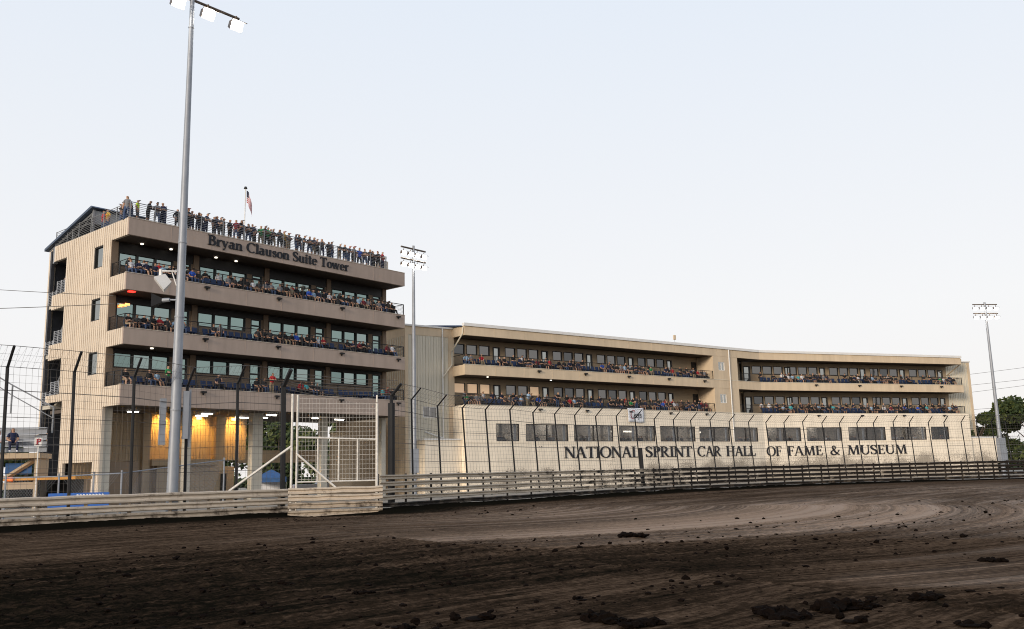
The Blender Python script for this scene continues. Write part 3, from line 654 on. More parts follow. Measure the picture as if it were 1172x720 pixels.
# recessed balcony walls with bays of three windows and a door
bays1 = [.36, 6.8, 13.22, 19.66, 26.05]
bays2 = [(.6, True), (6.2, True), (12.95, True), (19.8, True), (26.6, True)]
for zt, tp in ((A_, RB), (B, AB)):
    zf = zt-.08; z0, z1 = zf+1.45, zf+2.5; dz = zf+2.45
    w = MB(); holes = []; wins = []; doors = []
    for b in bays1:
        for i in range(3): wins.append((None, b+i*1.56, b+i*1.56+1.32, z0, z1))
        doors.append((None, b+4.84, b+5.72))
    doors.append((None, 35.2, 36.1))
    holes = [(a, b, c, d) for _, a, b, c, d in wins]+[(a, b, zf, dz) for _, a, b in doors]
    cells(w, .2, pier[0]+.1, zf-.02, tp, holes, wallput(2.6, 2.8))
    n1, nd = len(wins), len(doors)
    for b, dr in bays2:
        for i in range(3): wins.append((W2, b+i*1.68, b+i*1.68+1.46, z0, z1))
        doors.append((W2, b+5.1, b+6.05))
    doors.append((W2, -.75, .3))
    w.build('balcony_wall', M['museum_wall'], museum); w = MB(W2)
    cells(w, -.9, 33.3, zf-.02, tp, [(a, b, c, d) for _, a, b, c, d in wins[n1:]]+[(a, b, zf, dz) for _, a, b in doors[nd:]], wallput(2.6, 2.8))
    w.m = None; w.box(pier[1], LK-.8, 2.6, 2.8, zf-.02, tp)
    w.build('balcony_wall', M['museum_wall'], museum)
    for mtx, a, b, c, d in wins:
        f = MB(mtx); f.box(a, a+.06, 2.57, 2.74, c, d).box(b-.06, b, 2.57, 2.74, c, d).box(a+.06, b-.06, 2.57, 2.74, c, c+.06).box(a+.06, b-.06, 2.57, 2.74, d-.06, d)
        f = f.build('window', M['darkmetal'], museum)
        lit = zt < 9 and mtx is None and (a < 4.5 or 9.5 < a < 10.5)
        MB(mtx).box(a+.06, b-.06, 2.66, 2.68, c+.06, d-.06).build('pane', emit('lit_window', (.75, .52, .33), .35) if lit else M[rnd.choice(['grey_glass', 'grey_glass', 'grey_glass_b'])], f)
    for mtx, a, b in doors:
        f = MB(mtx); f.box(a, a+.14, 2.55, 2.74, zf, dz).box(b-.14, b, 2.55, 2.74, zf, dz).box(a+.14, b-.14, 2.55, 2.74, zf, zf+.2).box(a+.14, b-.14, 2.55, 2.74, dz-.12, dz)
        f = f.build('door', M['darkmetal'], museum)
        MB(mtx).box(a+.14, b-.14, 2.64, 2.66, zf+.2, dz-.12).build('pane', M['door_glass'] if a != 35.2 else M['darkmetal'], f)
    for mtx, x0, x1, wb in ((None, .12, 36.25, -1), (None, 40.85, LK, -1), (W2, 0., 33.45, 33.45)):
        r = MB(mtx); r.tube((x0, .12, zt+1.03), (x1, .12, zt+1.03), .035, n=4)
        ends = [x0] if x0 == .12 else ([wb] if wb > 0 else [])
        for i in range(7):
            z = zt+.14+i*.125; r.tube((x0, .12, z), (x1, .12, z), .013, n=3)
            for e in ends: r.tube((e, .12, z), (e, 2.5, z), .02 if wb > 0 else .007, n=3)
        for e in ends: r.tube((e, .12, zt+1.03), (e, 2.5, zt+1.03), .035, n=4)
        r = r.build('railing', M['darkmetal'], museum)
        n = max(2, int((x1-x0)/1.75))
        for i in range(n+1): MB(mtx).box(x0+(x1-x0)*i/n-.035, x0+(x1-x0)*i/n+.035, .085, .155, zt+.05, zt+1.06).build('post', M['darkmetal'], r)
    for mtx, xs in ((None, (9.2, 15.6, 22.0, 28.4, 34.5)), (W2, (8.5, 15.5, 22.5, 29.5))):
        for x in xs: f = MB(mtx); f.box(x-.2, x+.2, -.24, -.05, zt-.32, zt-.18).box(x-.05, x+.05, -.1, -.004, zt-.45, zt-.32); f.build('floodlight', M['blackpaint'], museum)
MB().tube((3.4, 1.0, AB+.03), (3.4, 1.0, AB-.05), .1, n=10).build('ceiling_light_or_fill', M['downlight'], museum)
MB().tube((11.6, 1.0, AB+.03), (11.6, 1.0, AB-.05), .1, n=10).build('ceiling_light_or_fill', M['downlight'], museum)
s = MB(); s.box(.3, pier[0], 1.35, 2.5, B-.09, B+.25); s.m = W2; s.box(.8, 33.3, 1.35, 2.5, B-.09, B+.25); s.build('seating_riser', M['soffit'], museum)
s = MB(); s.box(.3, pier[0], 1.35, 2.5, A_-.09, A_+.25); s.m = W2; s.box(.8, 33.3, 1.35, 2.5, A_-.09, A_+.25); s.build('seating_riser', M['soffit'], museum)
# slanted drain pipes at the ends
s = MB(); s.path([(-.1, .1, RT-.3), (-.12, .2, RB+.1), (-.15, 2.1, 13.9), (-.15, 2.1, 12.6), (-1.3, 2.1, 11.2)], .075, 6); s.build('drain_pipe', M['cream_siding'], museum)
s = MB(W2); s.path([(33.7, .1, RT-.3), (33.72, .2, RB+.1), (33.3, 2.5, 14.0)], .075, 6); s.build('drain_pipe', M['museum_wall'], museum)
# left link block with ribbed siding
s = MB(); s.box(-5.45, 0, 2.2, 14, 15.35, 16.18); s.box(-5.45, -5.1, 2.2, 14, 0, 15.35); s.box(-.5, 0.19, 2.2, 2.6, 0, 15.35); s.build('link_wall', M['stucco'], museum)
s = MB(); cells(s, -5.1, -.5, 0, 15.35, [(-3.45, -1.9, 7.3, 8.35)], wallput(2.25, 2.45))
for i in range(15):
    x = -4.95+i*.31
    for z0, z1 in (((5.3, 7.3), (8.35, 15.3)) if -3.5 < x < -1.85 else ((5.3, 15.3),)): s.box(x-.04, x+.04, 2.2, 2.25, z0, z1)
for i in range(30): s.box(-5.5, -5.45, 2.5+i*.35, 2.6+i*.35, 9, 15.2)
s.build('link_siding', M['cream_siding'], museum)
f = MB(); f.box(-3.45, -3.38, 2.26, 2.42, 7.3, 8.35).box(-1.97, -1.9, 2.26, 2.42, 7.3, 8.35).box(-3.38, -1.97, 2.26, 2.42, 7.3, 7.37).box(-3.38, -1.97, 2.26, 2.42, 8.28, 8.35).box(-2.71, -2.64, 2.26, 2.42, 7.37, 8.28)
f = f.build('window', M['white_trim'], museum); MB().box(-3.38, -1.97, 2.33, 2.35, 7.37, 8.28).build('pane', M['grey_glass'], f)
s = MB(); s.box(-5.6, .0, 2.05, 14.1, 16.18, 16.34); s.tube((-1.25, 2.1, 5.3), (-1.25, 2.1, 16.2), .075, n=6); s.path([(-1.25, 2.1, 5.3), (-3.3, 2.1, 5.9)], .06); s.build('link_trim', M['white_trim'], museum)
s = MB(); s.box(-4.2, -.06, .7, 2.18, 0, 5.05); s.build('low_block', M['cream_block'], museum)
MB().box(-4.3, -.05, .6, 2.19, 5.05, 5.2).build('low_block_cap', M['white_trim'], museum)
s = MB(); s.add([(-5.6, 2.2, 16.34), (-.3, 2.2, 16.34), (-.3, 8, 17.2), (-5.6, 8, 17.2), (-5.6, 8, 16.34), (-.3, 8, 16.34)], [(0, 1, 2, 3), (0, 3, 4), (1, 5, 2), (3, 2, 5, 4), (0, 4, 5, 1)]); s.build('link_roof', M['blue_roof'], museum)
# right end wing
s = MB(W2); s.box(33.35, 37.6, 2.6, 2.8, 0, 16.0); s.box(37.4, 37.6, 2.8, 12, 0, 16.0)
for i in range(13): s.box(33.7+i*.31, 33.77+i*.31, 2.55, 2.6, 5.4, 15.95)
s.build('end_siding', M['cream_siding'], museum)
s = MB(W2); s.box(37.35, 37.72, 2.5, 2.9, 0, 16.0); s.build('corner_trim', M['stucco'], museum)
MB(W2).box(33.3, 37.85, 2.4, 12, 16.0, 16.2).build('end_gutter', M['white_trim'], museum)
s = MB(W2); s.box(34.1, 39.1, .6, 2.5, 0, 5.1); s.build('low_block', M['cream_block'], museum)
MB(W2).box(34.03, 39.2, .5, 2.49, 5.1, 5.3).build('low_block_cap', M['white_trim'], museum)
# back of the building
s = MB(); s.box(-5.4, LK+2, 12, 12.2, 0, 16.2); s.m = W2; s.box(-2, 37.5, 12, 12.2, 0, 16.); s.build('rear_wall', M['stucco'], museum)
# lettering
put = lambda x, z, k: (x, -.08 if k else .004, z)
for wd, a, b in (('NATIONAL', 12.24, 23.11), ('SPRINT', 24.03, 31.67), ('CAR', 32.55, 36.75), ('HALL', 37.61, 43.12)):
    l = MB(); lettering(l, wd, a, b, 3.18, 1.2, put, .17, .065); l.build('lettering', M['letter'], museum)
for wd, a, b in (('OF', .15, 2.4), ('FAME', 3.25, 8.7), ('&', 9.87, 11.5), ('MUSEUM', 12.61, 22.5)):
    l = MB(W2); lettering(l, wd, a, b, 3.12, 1.2, put, .17, .065); l.build('lettering', M['letter'], museum)
# banner
bn = thing('banner', 'small white banner with a cursive name hung on the museum balcony', 'banner', MM @ Vector((21.5, -.12, 7.05)), MA)
vs, fs = [], []
for i in range(13):
    for k in range(9):
        x = i/12*2.42; z = k/8*1.58; sag = .05*math.sin(x*2.6)
        vs.append((x+(.06*(1-z/1.58)), -.02-.03*math.sin(x*5+z*2), z+sag*(1-z/1.6)))
for i in range(12):
    for k in range(8): a = i*9+k; fs.append((a, a+9, a+10, a+1))
vb = MB().add(vs, fs).build('sheet', M['cloth_white'], bn, True); md = vb.modifiers.new('t', 'SOLIDIFY'); md.thickness = .01
put = lambda x, z, k: (x, -.075 if k else -.062, z)
l = MB(); lettering(l, 'C', .36, .98, .36, 1.0, put, .11, .05, .1); l.build('lettering', M['cloth_red'], bn)
l = MB(); lettering(l, 'asey', .82, 1.75, .48, .72, put, .16, .08, .15); lettering(l, 's', 1.8, 2.05, .48, .72, put, .16, .08, .15); l.box(1.80, 1.86, -.075, -.062, 1.0, 1.15); l.build('lettering', M['letter'], bn)
# antenna on roof
p = MM @ Vector((30.3, .5, RT))
a = thing('roof_antenna', 'small pale box on a thin stick on the museum roof edge', 'antenna', p, MA)
MB().tube((0, 0, -.1), (0, 0, .6), .02).build('stick', M['galv'], a); MB().box(-.14, .14, -.1, .1, .55, 1.1).build('box', M['stucco'], a)
a2 = thing('roof_vent', 'tiny dark vent on the right part of the museum roof edge', 'vent', MM2 @ Vector((7.8, 1., RT-.05)), MA2)
MB().tube((0, 0, -.1), (0, 0, .25), .1).tube((0, 0, .25), (0, 0, .33), .17).build('cowl', M['darkmetal'], a2)

# ------------------------------------------------------------------ flag
fp = thing('flagpole', 'thin white flagpole rising behind the tower roof', 'flagpole', (-22.75, 75., 18.))
MB().tube((0, 0, -18), (0, 0, 8.5), .05, .035, 8).build('pole', M['white_pipe'], fp); 
bmf = MB().tube((0, 0, 8.5), (0, 0, 8.68), .16, .1, 8); bmf.build('finial', M['darkmetal'], fp)
fl = thing('flag', 'red white and blue striped flag drooping from the flagpole', 'flag', (-22.71, 75., 26.35))
def flagpt(u, v):     # u along fly 0..1, v down the hoist 0..1
    return (.05+.62*u*(1-.25*u)+.03*math.sin(9*u), .12*math.sin(7*u+v), -1.05*v-1.25*u*u*.8-.35*u)
for nm, m_, test in (('stripe', CLOTH['red'], lambda i, k: i % 2 == 0 and not (k < 5 and i < 7)), ('field', CLOTH['white'], lambda i, k: i % 2 == 1 and not (k < 5 and i < 7)), ('canton', CLOTH['navy'], lambda i, k: k < 5 and i < 7)):
    q = MB()
    for i in range(13):
        for k in range(12):
            if test(i, k): q.add([flagpt(k/12, i/13), flagpt((k+1)/12, i/13), flagpt((k+1)/12, (i+1)/13), flagpt(k/12, (i+1)/13)], [(0, 1, 2, 3)])
    if nm == 'canton':
        st = MB()
        for i in range(1, 7, 2):
            for k in range(0, 5, 1):
                c = Vector(flagpt((k+.5)/12, (i+.5)/13)); st.box(c.x-.012, c.x+.012, c.y-.012, c.y+.012, c.z-.015, c.z+.015)
        can = q.build(nm, m_, fl); st.build('star', CLOTH['white'], can)
    else: q.build(nm, m_, fl)

# ------------------------------------------------------------------ wall line, guardrails, fences
L0 = Vector((-22.17, 39.7, 0)); LE = Vector((.704, .710, 0)); LN = Vector((-.710, .704, 0))
RP = [(-7.13, 52.67), (-6.06, 54.3), (-4.55, 56.53), (-3.03, 58.73), (-1.6, 60.73), (0.03, 62.94), (1.67, 65.1), (3.32, 67.21), (4.93, 69.2), (6.71, 71.3), (8.57, 73.41), (10.32, 75.32), (12.21, 77.28), (14.17, 79.23), (16.0, 80.94), (18.13, 82.82), (20.29, 84.62), (22.51, 86.32), (24.56, 87.79), (26.71, 89.19), (28.96, 90.54), (31.28, 91.78), (33.39, 92.79), (35.49, 93.68), (37.47, 94.41), (39.85, 95.2), (41.78, 95.8), (44.05, 96.4), (45.92, 96.85), (47.96, 97.3), (49.8, 97.7), (51.57, 98.05), (53.26, 98.4), (55.5, 98.8), (58, 99.2), (61, 99.6), (64, 99.9), (68, 100.2), (74, 100.5), (82, 100.7)]
def offs(P, d):
    out = []
    for i in range(len(P)):
        a = Vector((*P[max(0, i-1)], 0)); b = Vector((*P[min(len(P)-1, i+1)], 0)); t = (b-a).normalized()
        out.append(Vector((*P[i], 0))+Vector((-t.y, t.x, 0))*d)
    return out
def wbeam(mb, pts, z, h, side, zfun=None, rough=.012):
    """corrugated beam along pts (Vectors), its face pushed to `side` (unit normals list)"""
    prof = [(0, 0), (.085, .1), (.085, .28), (.0, .44), (.0, .56), (.085, .72), (.085, .9), (0, 1)]
    n = len(prof)
    vs = []
    for p, nn in zip(pts, side):
        dz = rnd.uniform(-rough, rough); dn = rnd.uniform(-rough, rough)
        for d, t in prof: vs.append(p+nn*(d+dn)+Vector((0, 0, z+t*h+dz)))
        for d, t in prof[::-1]: vs.append(p+nn*(d+dn-.012)+Vector((0, 0, z+t*h+dz)))
    N = 2*n; fs = []
    for i in range(len(pts)-1):
        for k in range(N): a = i*N+k; b = i*N+(k+1) % N; fs.append((a, b, b+N, a+N))
    fs += [tuple(range(N)), tuple(range((len(pts)-1)*N+N-1, (len(pts)-1)*N-1, -1))]
    mb.add(vs, fs)
g = thing('guardrail', 'low dusty pale guardrail of three corrugated rails at the track\'s left edge', 'guardrail', L0)
lp = [LE*s for s in np.linspace(-9, 14.55, 27)]
for z, h, m_ in ((.86, .42, 'rail_pale'), (.45, .33, 'rail_pale'), (.0, .38, 'rail_mid')):
    b = MB(); wbeam(b, lp, z-.0, h, [-LN]*len(lp)); b.build('rail', M[m_], g, False)
for s in np.arange(-8.5, 14.1, 2.0):
    q = LE*s+LN*.06; MB().box(q.x-.06, q.x+.06, q.y, q.y+.12, -.3, 1.2).build('post', M['rail_mid'], g)
# curved guardrail
g2 = thing('guardrail', 'tall muddy guardrail of five dark corrugated rails curving past the museum', 'guardrail', (-7.13, 52.67, 0))
og = Vector((-7.13, 52.67, 0))
dense = []
for a, b in zip(RP[:-1], RP[1:]): dense += [a, ((a[0]+b[0])/2, (a[1]+b[1])/2)]
dense.append(RP[-1])
front = offs(dense, -.35); inn = offs(dense, -1.35)
nrm = [(a-b).normalized()*-1 for a, b in zip(front, inn)]
front.insert(0, Vector((-7.62, 51.35, 0))); nrm.insert(0, nrm[0])
for k in range(5):
    b = MB(); wbeam(b, [p-og for p in front], .10+k*.385, .255, nrm, rough=.02); b.build('rail', M['rail_curve' if k else 'rail_dark'], g2)
for p, nn in zip(front[::2], nrm[::2]):
    q = p-og-nn*.1; MB().box(q.x-.06, q.x+.06, q.y-.06, q.y+.06, -.3, 1.95).build('post', M['rail_dark'], g2)
# gate closing the gap
ga = Vector((-11.75, 48.05, 0)); gb = Vector((-7.25, 49.35, 0)); gd = (gb-ga); GL = gd.length; GA = math.atan2(gd.y, gd.x)
gt = thing('track_gate', 'white pipe gate with wire mesh over four pale corrugated rails', 'gate', ga, GA)
npts = [Vector((x, 0, 0)) for x in np.linspace(-.15, GL+.1, 8)]
for k, (z, h) in enumerate(((1.0, .33), (.62, .32), (.24, .32), (-.2, .38))):
    b = MB(); wbeam(b, npts, z, h, [Vector((0, -1, 0))]*8, rough=.02); b.build('rail', M['rail_pale' if k < 2 else 'rail_mid'], gt)
fz = [1.36, 1.62, 4.1, 6.1]
b = MB()
b.tube((0, .12, -.1), (0, .12, 6.25), .065, n=8); b.tube((.27, .12, -.1), (.27, .12, 6.2), .055, n=8); b.tube((GL-.2, .12, 0), (GL-.2, .12, 5.75), .075, n=8)
b.tube((.27, .12, 3.95), (GL-.2, .12, 3.8), .045, n=6); b.tube((.27, .12, 1.62), (GL-.2, .12, 1.62), .04, n=6)
for x in (1.35, 2.45, 3.45): b.tube((x, .12, 1.62), (x, .12, 3.88), .045, n=6)
b.build('frame', M['white_pipe'], gt)
MB().tube((.25, .06, 3.1), (2.3, .04, 1.3), .055, n=6).build('brace', M['white_pipe'], gt)
MB().tube((0, .1, 3.5), (-3.1, .5, 1.25), .065, n=6).build('brace', M['white_pipe'], gt)
b = MB()
for i in range(24): x = .35+i*(GL-.6)/23; b.tube((x, .13, 1.65), (x, .13, 6.1-.016*i), .0065, n=3)
for i in range(18): z = 1.75+i*.25; b.tube((.3, .14, z), (GL-.2, .14, z-.02*(z > 5)), .0065, n=3)
b.build('wire_mesh', M['white_pipe'], gt)
b = MB(); b.tube((GL-.2, .14, 5.8), (GL-.2, .14, 6.2), .05); b.build('cap', M['white_pipe'], gt)

def catch_fence(obj, base, kink, tip, post_w, name='post', wr=.0055, step=.26, thick=(), org=Vector((0, 0, 0))):
    """posts + mesh; lists of points already in thing coordinates"""
    n = len(base)
    for i in range(n):
        r = post_w*(1.9 if i in thick else 1)
        m_ = MB(); m_.tube(base[i]-Vector((0, 0, 1.3)), kink[i], r, r, 6); m_.tube(kink[i]-(kink[i]-base[i]).normalized()*.05, tip[i], r*.85, r*.8, 6)
        m_.build('post', M['blackpaint'], obj)
    w = MB()
    for i in range(n-1):
        L = (base[i+1]-base[i]).length; k = max(2, round(L/step))
        for q in range(k):
            t = q/k
            a = base[i].lerp(base[i+1], t); b = kink[i].lerp(kink[i+1], t); c = tip[i].lerp(tip[i+1], t)
            w.tube(a, b, wr, n=3)
            t2 = (q+1)/k; c2 = tip[i].lerp(tip[i+1], t2); b2 = kink[i].lerp(kink[i+1], t2)
            w.tube(b, c, wr*.8, n=3); w.tube(b, c2, wr*.5, n=3)
        for j_ in range(1, 17):
            t = j_/17; w.tube(base[i].lerp(kink[i], t), base[i+1].lerp(kink[i+1], t), wr, n=3)
        for t in (.3, .6): w.tube(kink[i].lerp(tip[i], t), kink[i+1].lerp(tip[i+1], t), wr, n=3)
    w.build('wire_mesh', M['wire'], obj)
    for t in (.0, .2, .42, .62, .82, 1.0):
        cb = MB()
        pts = [base[i].lerp(kink[i], t) for i in range(n)]
        cb.path(pts, .013, 4); cb.build('cable', M['wire'], obj)
    cb = MB(); cb.path(tip, .013, 4); cb.build('cable', M['wire'], obj)
f1 = thing('catch_fence', 'tall wire catch fence with upright black cranked posts along the left guardrail', 'fence', L0)
ss = [-5.7, -2.75, .05, 2.9, 5.7, 8.42, 11.2, 13.95]
base = [LE*s+LN*.4+Vector((0, 0, 1.15)) for s in ss]
kz = [7.0, 7.0, 7.02, 6.98, 6.9, 6.6, 6.88, 6.85]
kink = [LE*s+LN*.4+Vector((0, 0, z)) for s, z in zip([q-.1 for q in ss], kz)]
tip = [k-LN*.75+Vector((0, 0, .85)) for k in kink]
catch_fence(f1, base, kink, tip, .075, thick=(7,))
f2 = thing('catch_fence', 'long wire catch fence with backward leaning cranked black posts curving before the museum', 'fence', og)
NP = 36
cb_ = offs(RP, 0.0)[:NP]; nb = [(a-b) for a, b in zip(offs(RP, 1.0)[:NP], cb_)]
base = [p-og+Vector((0, 0, 1.75)) for p in cb_]
lean = [.0]+[.12, .3]+[.42]*(NP-3)
kink = [p-og+n_*l+Vector((0, 0, 6.1+(.1 if i % 5 == 0 else 0)+(.25 if i < 2 else 0))) for i, (p, n_, l) in enumerate(zip(cb_, nb, lean))]
tip = [k-n_*.75+Vector((0, 0, .62)) for k, n_ in zip(kink, nb)]
catch_fence(f2, base, kink, tip, .055, thick=(0,), step=.3)
q = cb_[11]-og; MB().tube(q+Vector((.1, 0, .5)), q+Vector((0, .1, 3.6)), .17, .17, 8).build('padded_post', M['blackpaint'], f2)
q = cb_[0]-og; MB().tube(q+Vector((0, 0, .2)), q+Vector((0, 0, 6.0)), .21, .2, 8).build('padded_post', M['blackpaint'], f2)
# wires that run across above the gate
sp = thing('gate_wires', 'loose bundle of wires strung high across the gate opening', 'wires', L0+LE*13.85+LN*.4)
pa = Vector((0, 0, 0)); pb = cb_[0]-(L0+LE*13.85+LN*.4)
for k in range(7):
    c = MB(); z0 = 6.7+.13*k; pts = []
    for i in range(11):
        t = i/10; pts.append(pa.lerp(pb, t)+Vector((0, 0, z0-.25*t-(.35-.05*k)*math.sin(math.pi*t)+.03*math.sin(9*t+k)))-Vector((-.7, .7, 0))*.1*k)
    c.path(pts, .014, 4); c.build('wire', M['wire'], sp)

# ------------------------------------------------------------------ light poles
def flood(parent, loc, yaw, tilt, s=1.):
    mt = Matrix.Translation(loc) @ Matrix.Rotation(yaw, 4, 'Z') @ Matrix.Rotation(tilt, 4, 'X') @ Matrix.Diagonal((s, s, s, 1))
    b = MB(mt)
    # faces -Y: a deep hood tapering to the back
    fr = [(-.33, -.2, -.26), (.33, -.2, -.26), (.33, -.2, .26), (-.33, -.2, .26)]; bk = [(-.2, .32, -.16), (.2, .32, -.16), (.2, .32, .16), (-.2, .32, .16)]
    b.add(fr+bk, [(4, 5, 6, 7), (0, 1, 5, 4), (1, 2, 6, 5), (2, 3, 7, 6), (3, 0, 4, 7), (0, 3, 2, 1)])
    b.box(-.36, .36, -.5, -.2, .26, .29); b.tube((0, .1, .1), (0, .1, .5), .04)
    o = b.build('floodlight', M['lamp_shell'], parent)
    MB(mt).box(-.31, .31, -.225, -.203, -.24, .24).build('lens', M['lamp_lens'], o)
def light_pole(loc, H, r0, r1, label, yaw, tiers, half, tilt, s=1., boxes=()):
    t = thing('light_pole', label, 'light pole', loc)
    b = MB(); n = 10; hs = [0, H*.12, H*.5, H]
    N_ = 14
    vs = [((r0+(r1-r0)*h/H)*math.cos(6.28319*i/N_), (r0+(r1-r0)*h/H)*math.sin(6.28319*i/N_), h) for h in hs for i in range(N_)]
    b.add(vs, [(q*N_+i, q*N_+(i+1) % N_, (q+1)*N_+(i+1) % N_, (q+1)*N_+i) for q in range(3) for i in range(N_)])
    b.build('pole', M['galv'], t, True)
    for z in (H*.19, H*.36, H*.5, H*.93):
        MB().tube((0, 0, z), (0, 0, z+.07), r0+(r1-r0)*z/H+.025, None, 14).build('collar', M['galv'], t)
    d = Vector((math.cos(yaw), math.sin(yaw), 0))
    for zt in tiers:
        b = MB(); b.tube(d*-half+Vector((0, 0, zt)), d*half+Vector((0, 0, zt)), .075, n=6); b.build('crossarm', M['lamp_shell'], t)
        for k in range(4):
            q = -half+.25+k*(2*half-.5)/3
            flood(t, d*q+Vector((0, 0, zt-.5)), yaw, R(tilt), s)
    for bx in boxes:
        MB(Matrix.Rotation(TA-.4, 4, 'Z')).box(*bx).build('switch_box', M['galv'], t)
    return t
D1 = math.atan2(.763, .646)
p1 = light_pole((-17.0, 45.5, 0), 27.9, .285, .115, 'thickest grey light pole, standing before the suite tower', D1, (27.6,), 2.9, 25, 1.1, ((-.75, -.45, -.15, .15, 3.6, 5.9), (.36, .62, -.1, .2, 3.9, 6.3), (.66, .74, .12, .3, 3.5, 6.4)))
p2 = light_pole((-8.5, 77, 0), 21.6, .21, .11, 'slim grey light pole standing where tower and museum meet', D1, (20.3, 21.3), 1.45, 25, .72, ((-.35, .3, -.3, .0, 2.0, 4.0),))
p3 = light_pole((62.6, 118, 0), 22.6, .26, .13, 'light pole standing alone right of the museum', .1, (21.1, 22.3), 1.7, 25, .8, ((-.7, .5, -.4, .1, 1.6, 4.8), (.5, .9, -.2, .2, 1.2, 3.4)))
# loudspeaker and horn on the near pole
sp = thing('loudspeaker', 'white wedge loudspeaker on a bracket off the nearest light pole', 'speaker', (-17.13, 45.4, 12.45))
b = MB(); b.tube((-.05, 0, 0), (-.86, -.1, .02), .045); b.tube((-.05, 0, -.75), (-.3, 0, -.05), .03); b.box(-.92, -.8, -.16, .0, -.5, .1); b.build('bracket', M['white_trim'], sp)
mt = Matrix.Translation((-.8, -.1, -.62)) @ Matrix.Rotation(R(20), 4, 'Z') @ Matrix.Rotation(R(-38), 4, 'Y') @ Matrix.Diagonal((.85, .85, .85, 1))
b = MB(mt); fr = [(-.16, -.45, -.48), (-.16, .45, -.48), (-.16, .45, .48), (-.16, -.45, .48)]; bk = [(.5, -.2, -.3), (.5, .2, -.3), (.5, .2, .3), (.5, -.2, .3)]
b.add(fr+bk, [(0, 1, 2, 3), (4, 7, 6, 5), (0, 4, 5, 1), (1, 5, 6, 2), (2, 6, 7, 3), (3, 7, 4, 0)]); b.build('cabinet', M['white_trim'], sp)
hn = thing('horn_speaker', 'black flared horn loudspeaker below the white one on the light pole', 'speaker', (-17.15, 45.4, 10.95))
b = MB()
fr = [(-1.2, -.25, -.36), (-1.2, .28, -.36), (-1.2, .28, .34), (-1.2, -.25, .34)]; bk = [(-.7, -.08, -.1), (-.7, .08, -.1), (-.7, .08, .1), (-.7, -.08, .1)]
b.add(fr+bk, [(0, 1, 2, 3), (4, 7, 6, 5), (0, 4, 5, 1), (1, 5, 6, 2), (2, 6, 7, 3), (3, 7, 4, 0)]); b.build('flare', M['blackpaint'], hn)
MB().tube((-.71, 0, 0), (-.35, 0, .02), .12, .1, 8).tube((-.35, 0, .02), (.0, 0, 0), .05).build('driver', M['galv'], hn)

# ------------------------------------------------------------------ power lines
def wire(a, b, sag, label, r=.018):
    pts = [Vector(a).lerp(Vector(b), i/16)-Vector((0, 0, sag*4*(i/16)*(1-i/16))) for i in range(17)]
    tag(MB().path(pts, r, 4).build('power_line', M['wire']), label, 'power line')
wire((-60, 58.5, 17.6), (-26.3, 58.5, 13.95), .35, 'upper sagging cable running from the left edge to the tower')
wire((-60, 58.5, 13.9), (-26.2, 58.5, 13.4), .35, 'lower sagging cable running from the left edge to the tower', .022)
for z0, z1, lb in ((15.2, 18.9, 'topmost thin power line right of the museum'), (13.6, 16.6, 'second power line from the top right of the museum'), (12.2, 16.0, 'third power line from the top right of the museum'), (9.8, 11.9, 'lowest power line right of the museum, just over the trees')):
    wire((66, 150, z0), (102, 150, z1), .1, lb, .025)

# ------------------------------------------------------------------ left foreground bits
cf = thing('chain_link_fence', 'grey chain link fence with pipe posts below the tower', 'fence', (-27.5, 47.0, 0))
cpts = [(0, 0, 2.15), (3.6, 1.0, 2.2), (6.45, 2.0, 2.3), (9.05, 11.0, 3.05)]
pp = [Vector(p) for p in cpts]
b = MB(); b.path(pp, .035, 6); b.build('top_rail', M['galv'], cf)
posts_ = [pp[0], pp[0].lerp(pp[1], .33), pp[1], pp[1].lerp(pp[2], .55), pp[2], pp[2].lerp(pp[3], .5), pp[3]]
for p in posts_: MB().tube((p.x, p.y, -.1), (p.x, p.y, p.z+.15), .05, n=6).build('post', M['galv'], cf)
b = MB()
for a, c in zip(pp[:-1], pp[1:]):
    L = (c-a).length; n = int(L/.13)
    for i in range(n+1):
        for dx in (1.6, -1.6):
            t0 = i/n; t1 = t0+dx/L
            z0, z1 = .05, 1.0
            if 0 <= t1 <= 1:
                p0 = a.lerp(c, t0); p1 = a.lerp(c, t1); b.tube((p0.x, p0.y, .05), (p1.x, p1.y, p1.z), .004, n=3)
b.build('wire_mesh', M['galv'], cf)
bl = thing('bleacher', 'aluminium bleacher stand with handrails at the far left edge', 'bleacher', (-33.1, 52.5, .65), .25)
b = MB()
for k in range(4): b.box(-1, 5.9-k*.15, -1.5+k*.6, -1.1+k*.6, 3.3+k*.38, 3.36+k*.38); b.box(-1, 5.9-k*.15, -1.3+k*.6, -1.24+k*.6, 3.0+k*.38, 3.26+k*.38)
b.build('plank', M['galv'], bl)
b = MB(); b.box(-1, 5.6, -1.45, 1.4, 2.65, 2.95); b.tube((5.2, -.6, 2.6), (3.6, -.6, 1.5), .14, n=4); b.tube((1.5, -.6, 2.6), (3.4, -.6, 1.3), .14, n=4); b.box(-1, 5.5, -1., .8, .9, 1.3); b.box(5.3, 5.5, -1.2, 1.2, -.65, 2.65); b.box(0, .2, -1.2, 1.2, -.65, 2.65); b.build('base', M['inner_siding'], bl)
b = MB()
for y0 in (1.3,):
    b.tube((5.55, y0, 4.2), (5.55, y0, 5.75), .05, n=6); b.tube((3.2, y0, 5.4), (3.2, y0, 7.1), .05, n=6); b.path([(1.6, y0, 8.1), (3.2, y0, 7.1), (5.55, y0, 5.75)], .04, 6); b.path([(1.6, y0, 7.6), (3.2, y0, 6.5), (5.55, y0, 5.1)], .03, 6)
b.build('handrail', M['rail_grey'], bl)
b = MB(); b.box(3.6, 5.0, -.5, -.4, 1.75, 2.4); b.build('blue_panel', M['blue_dull'], bl)
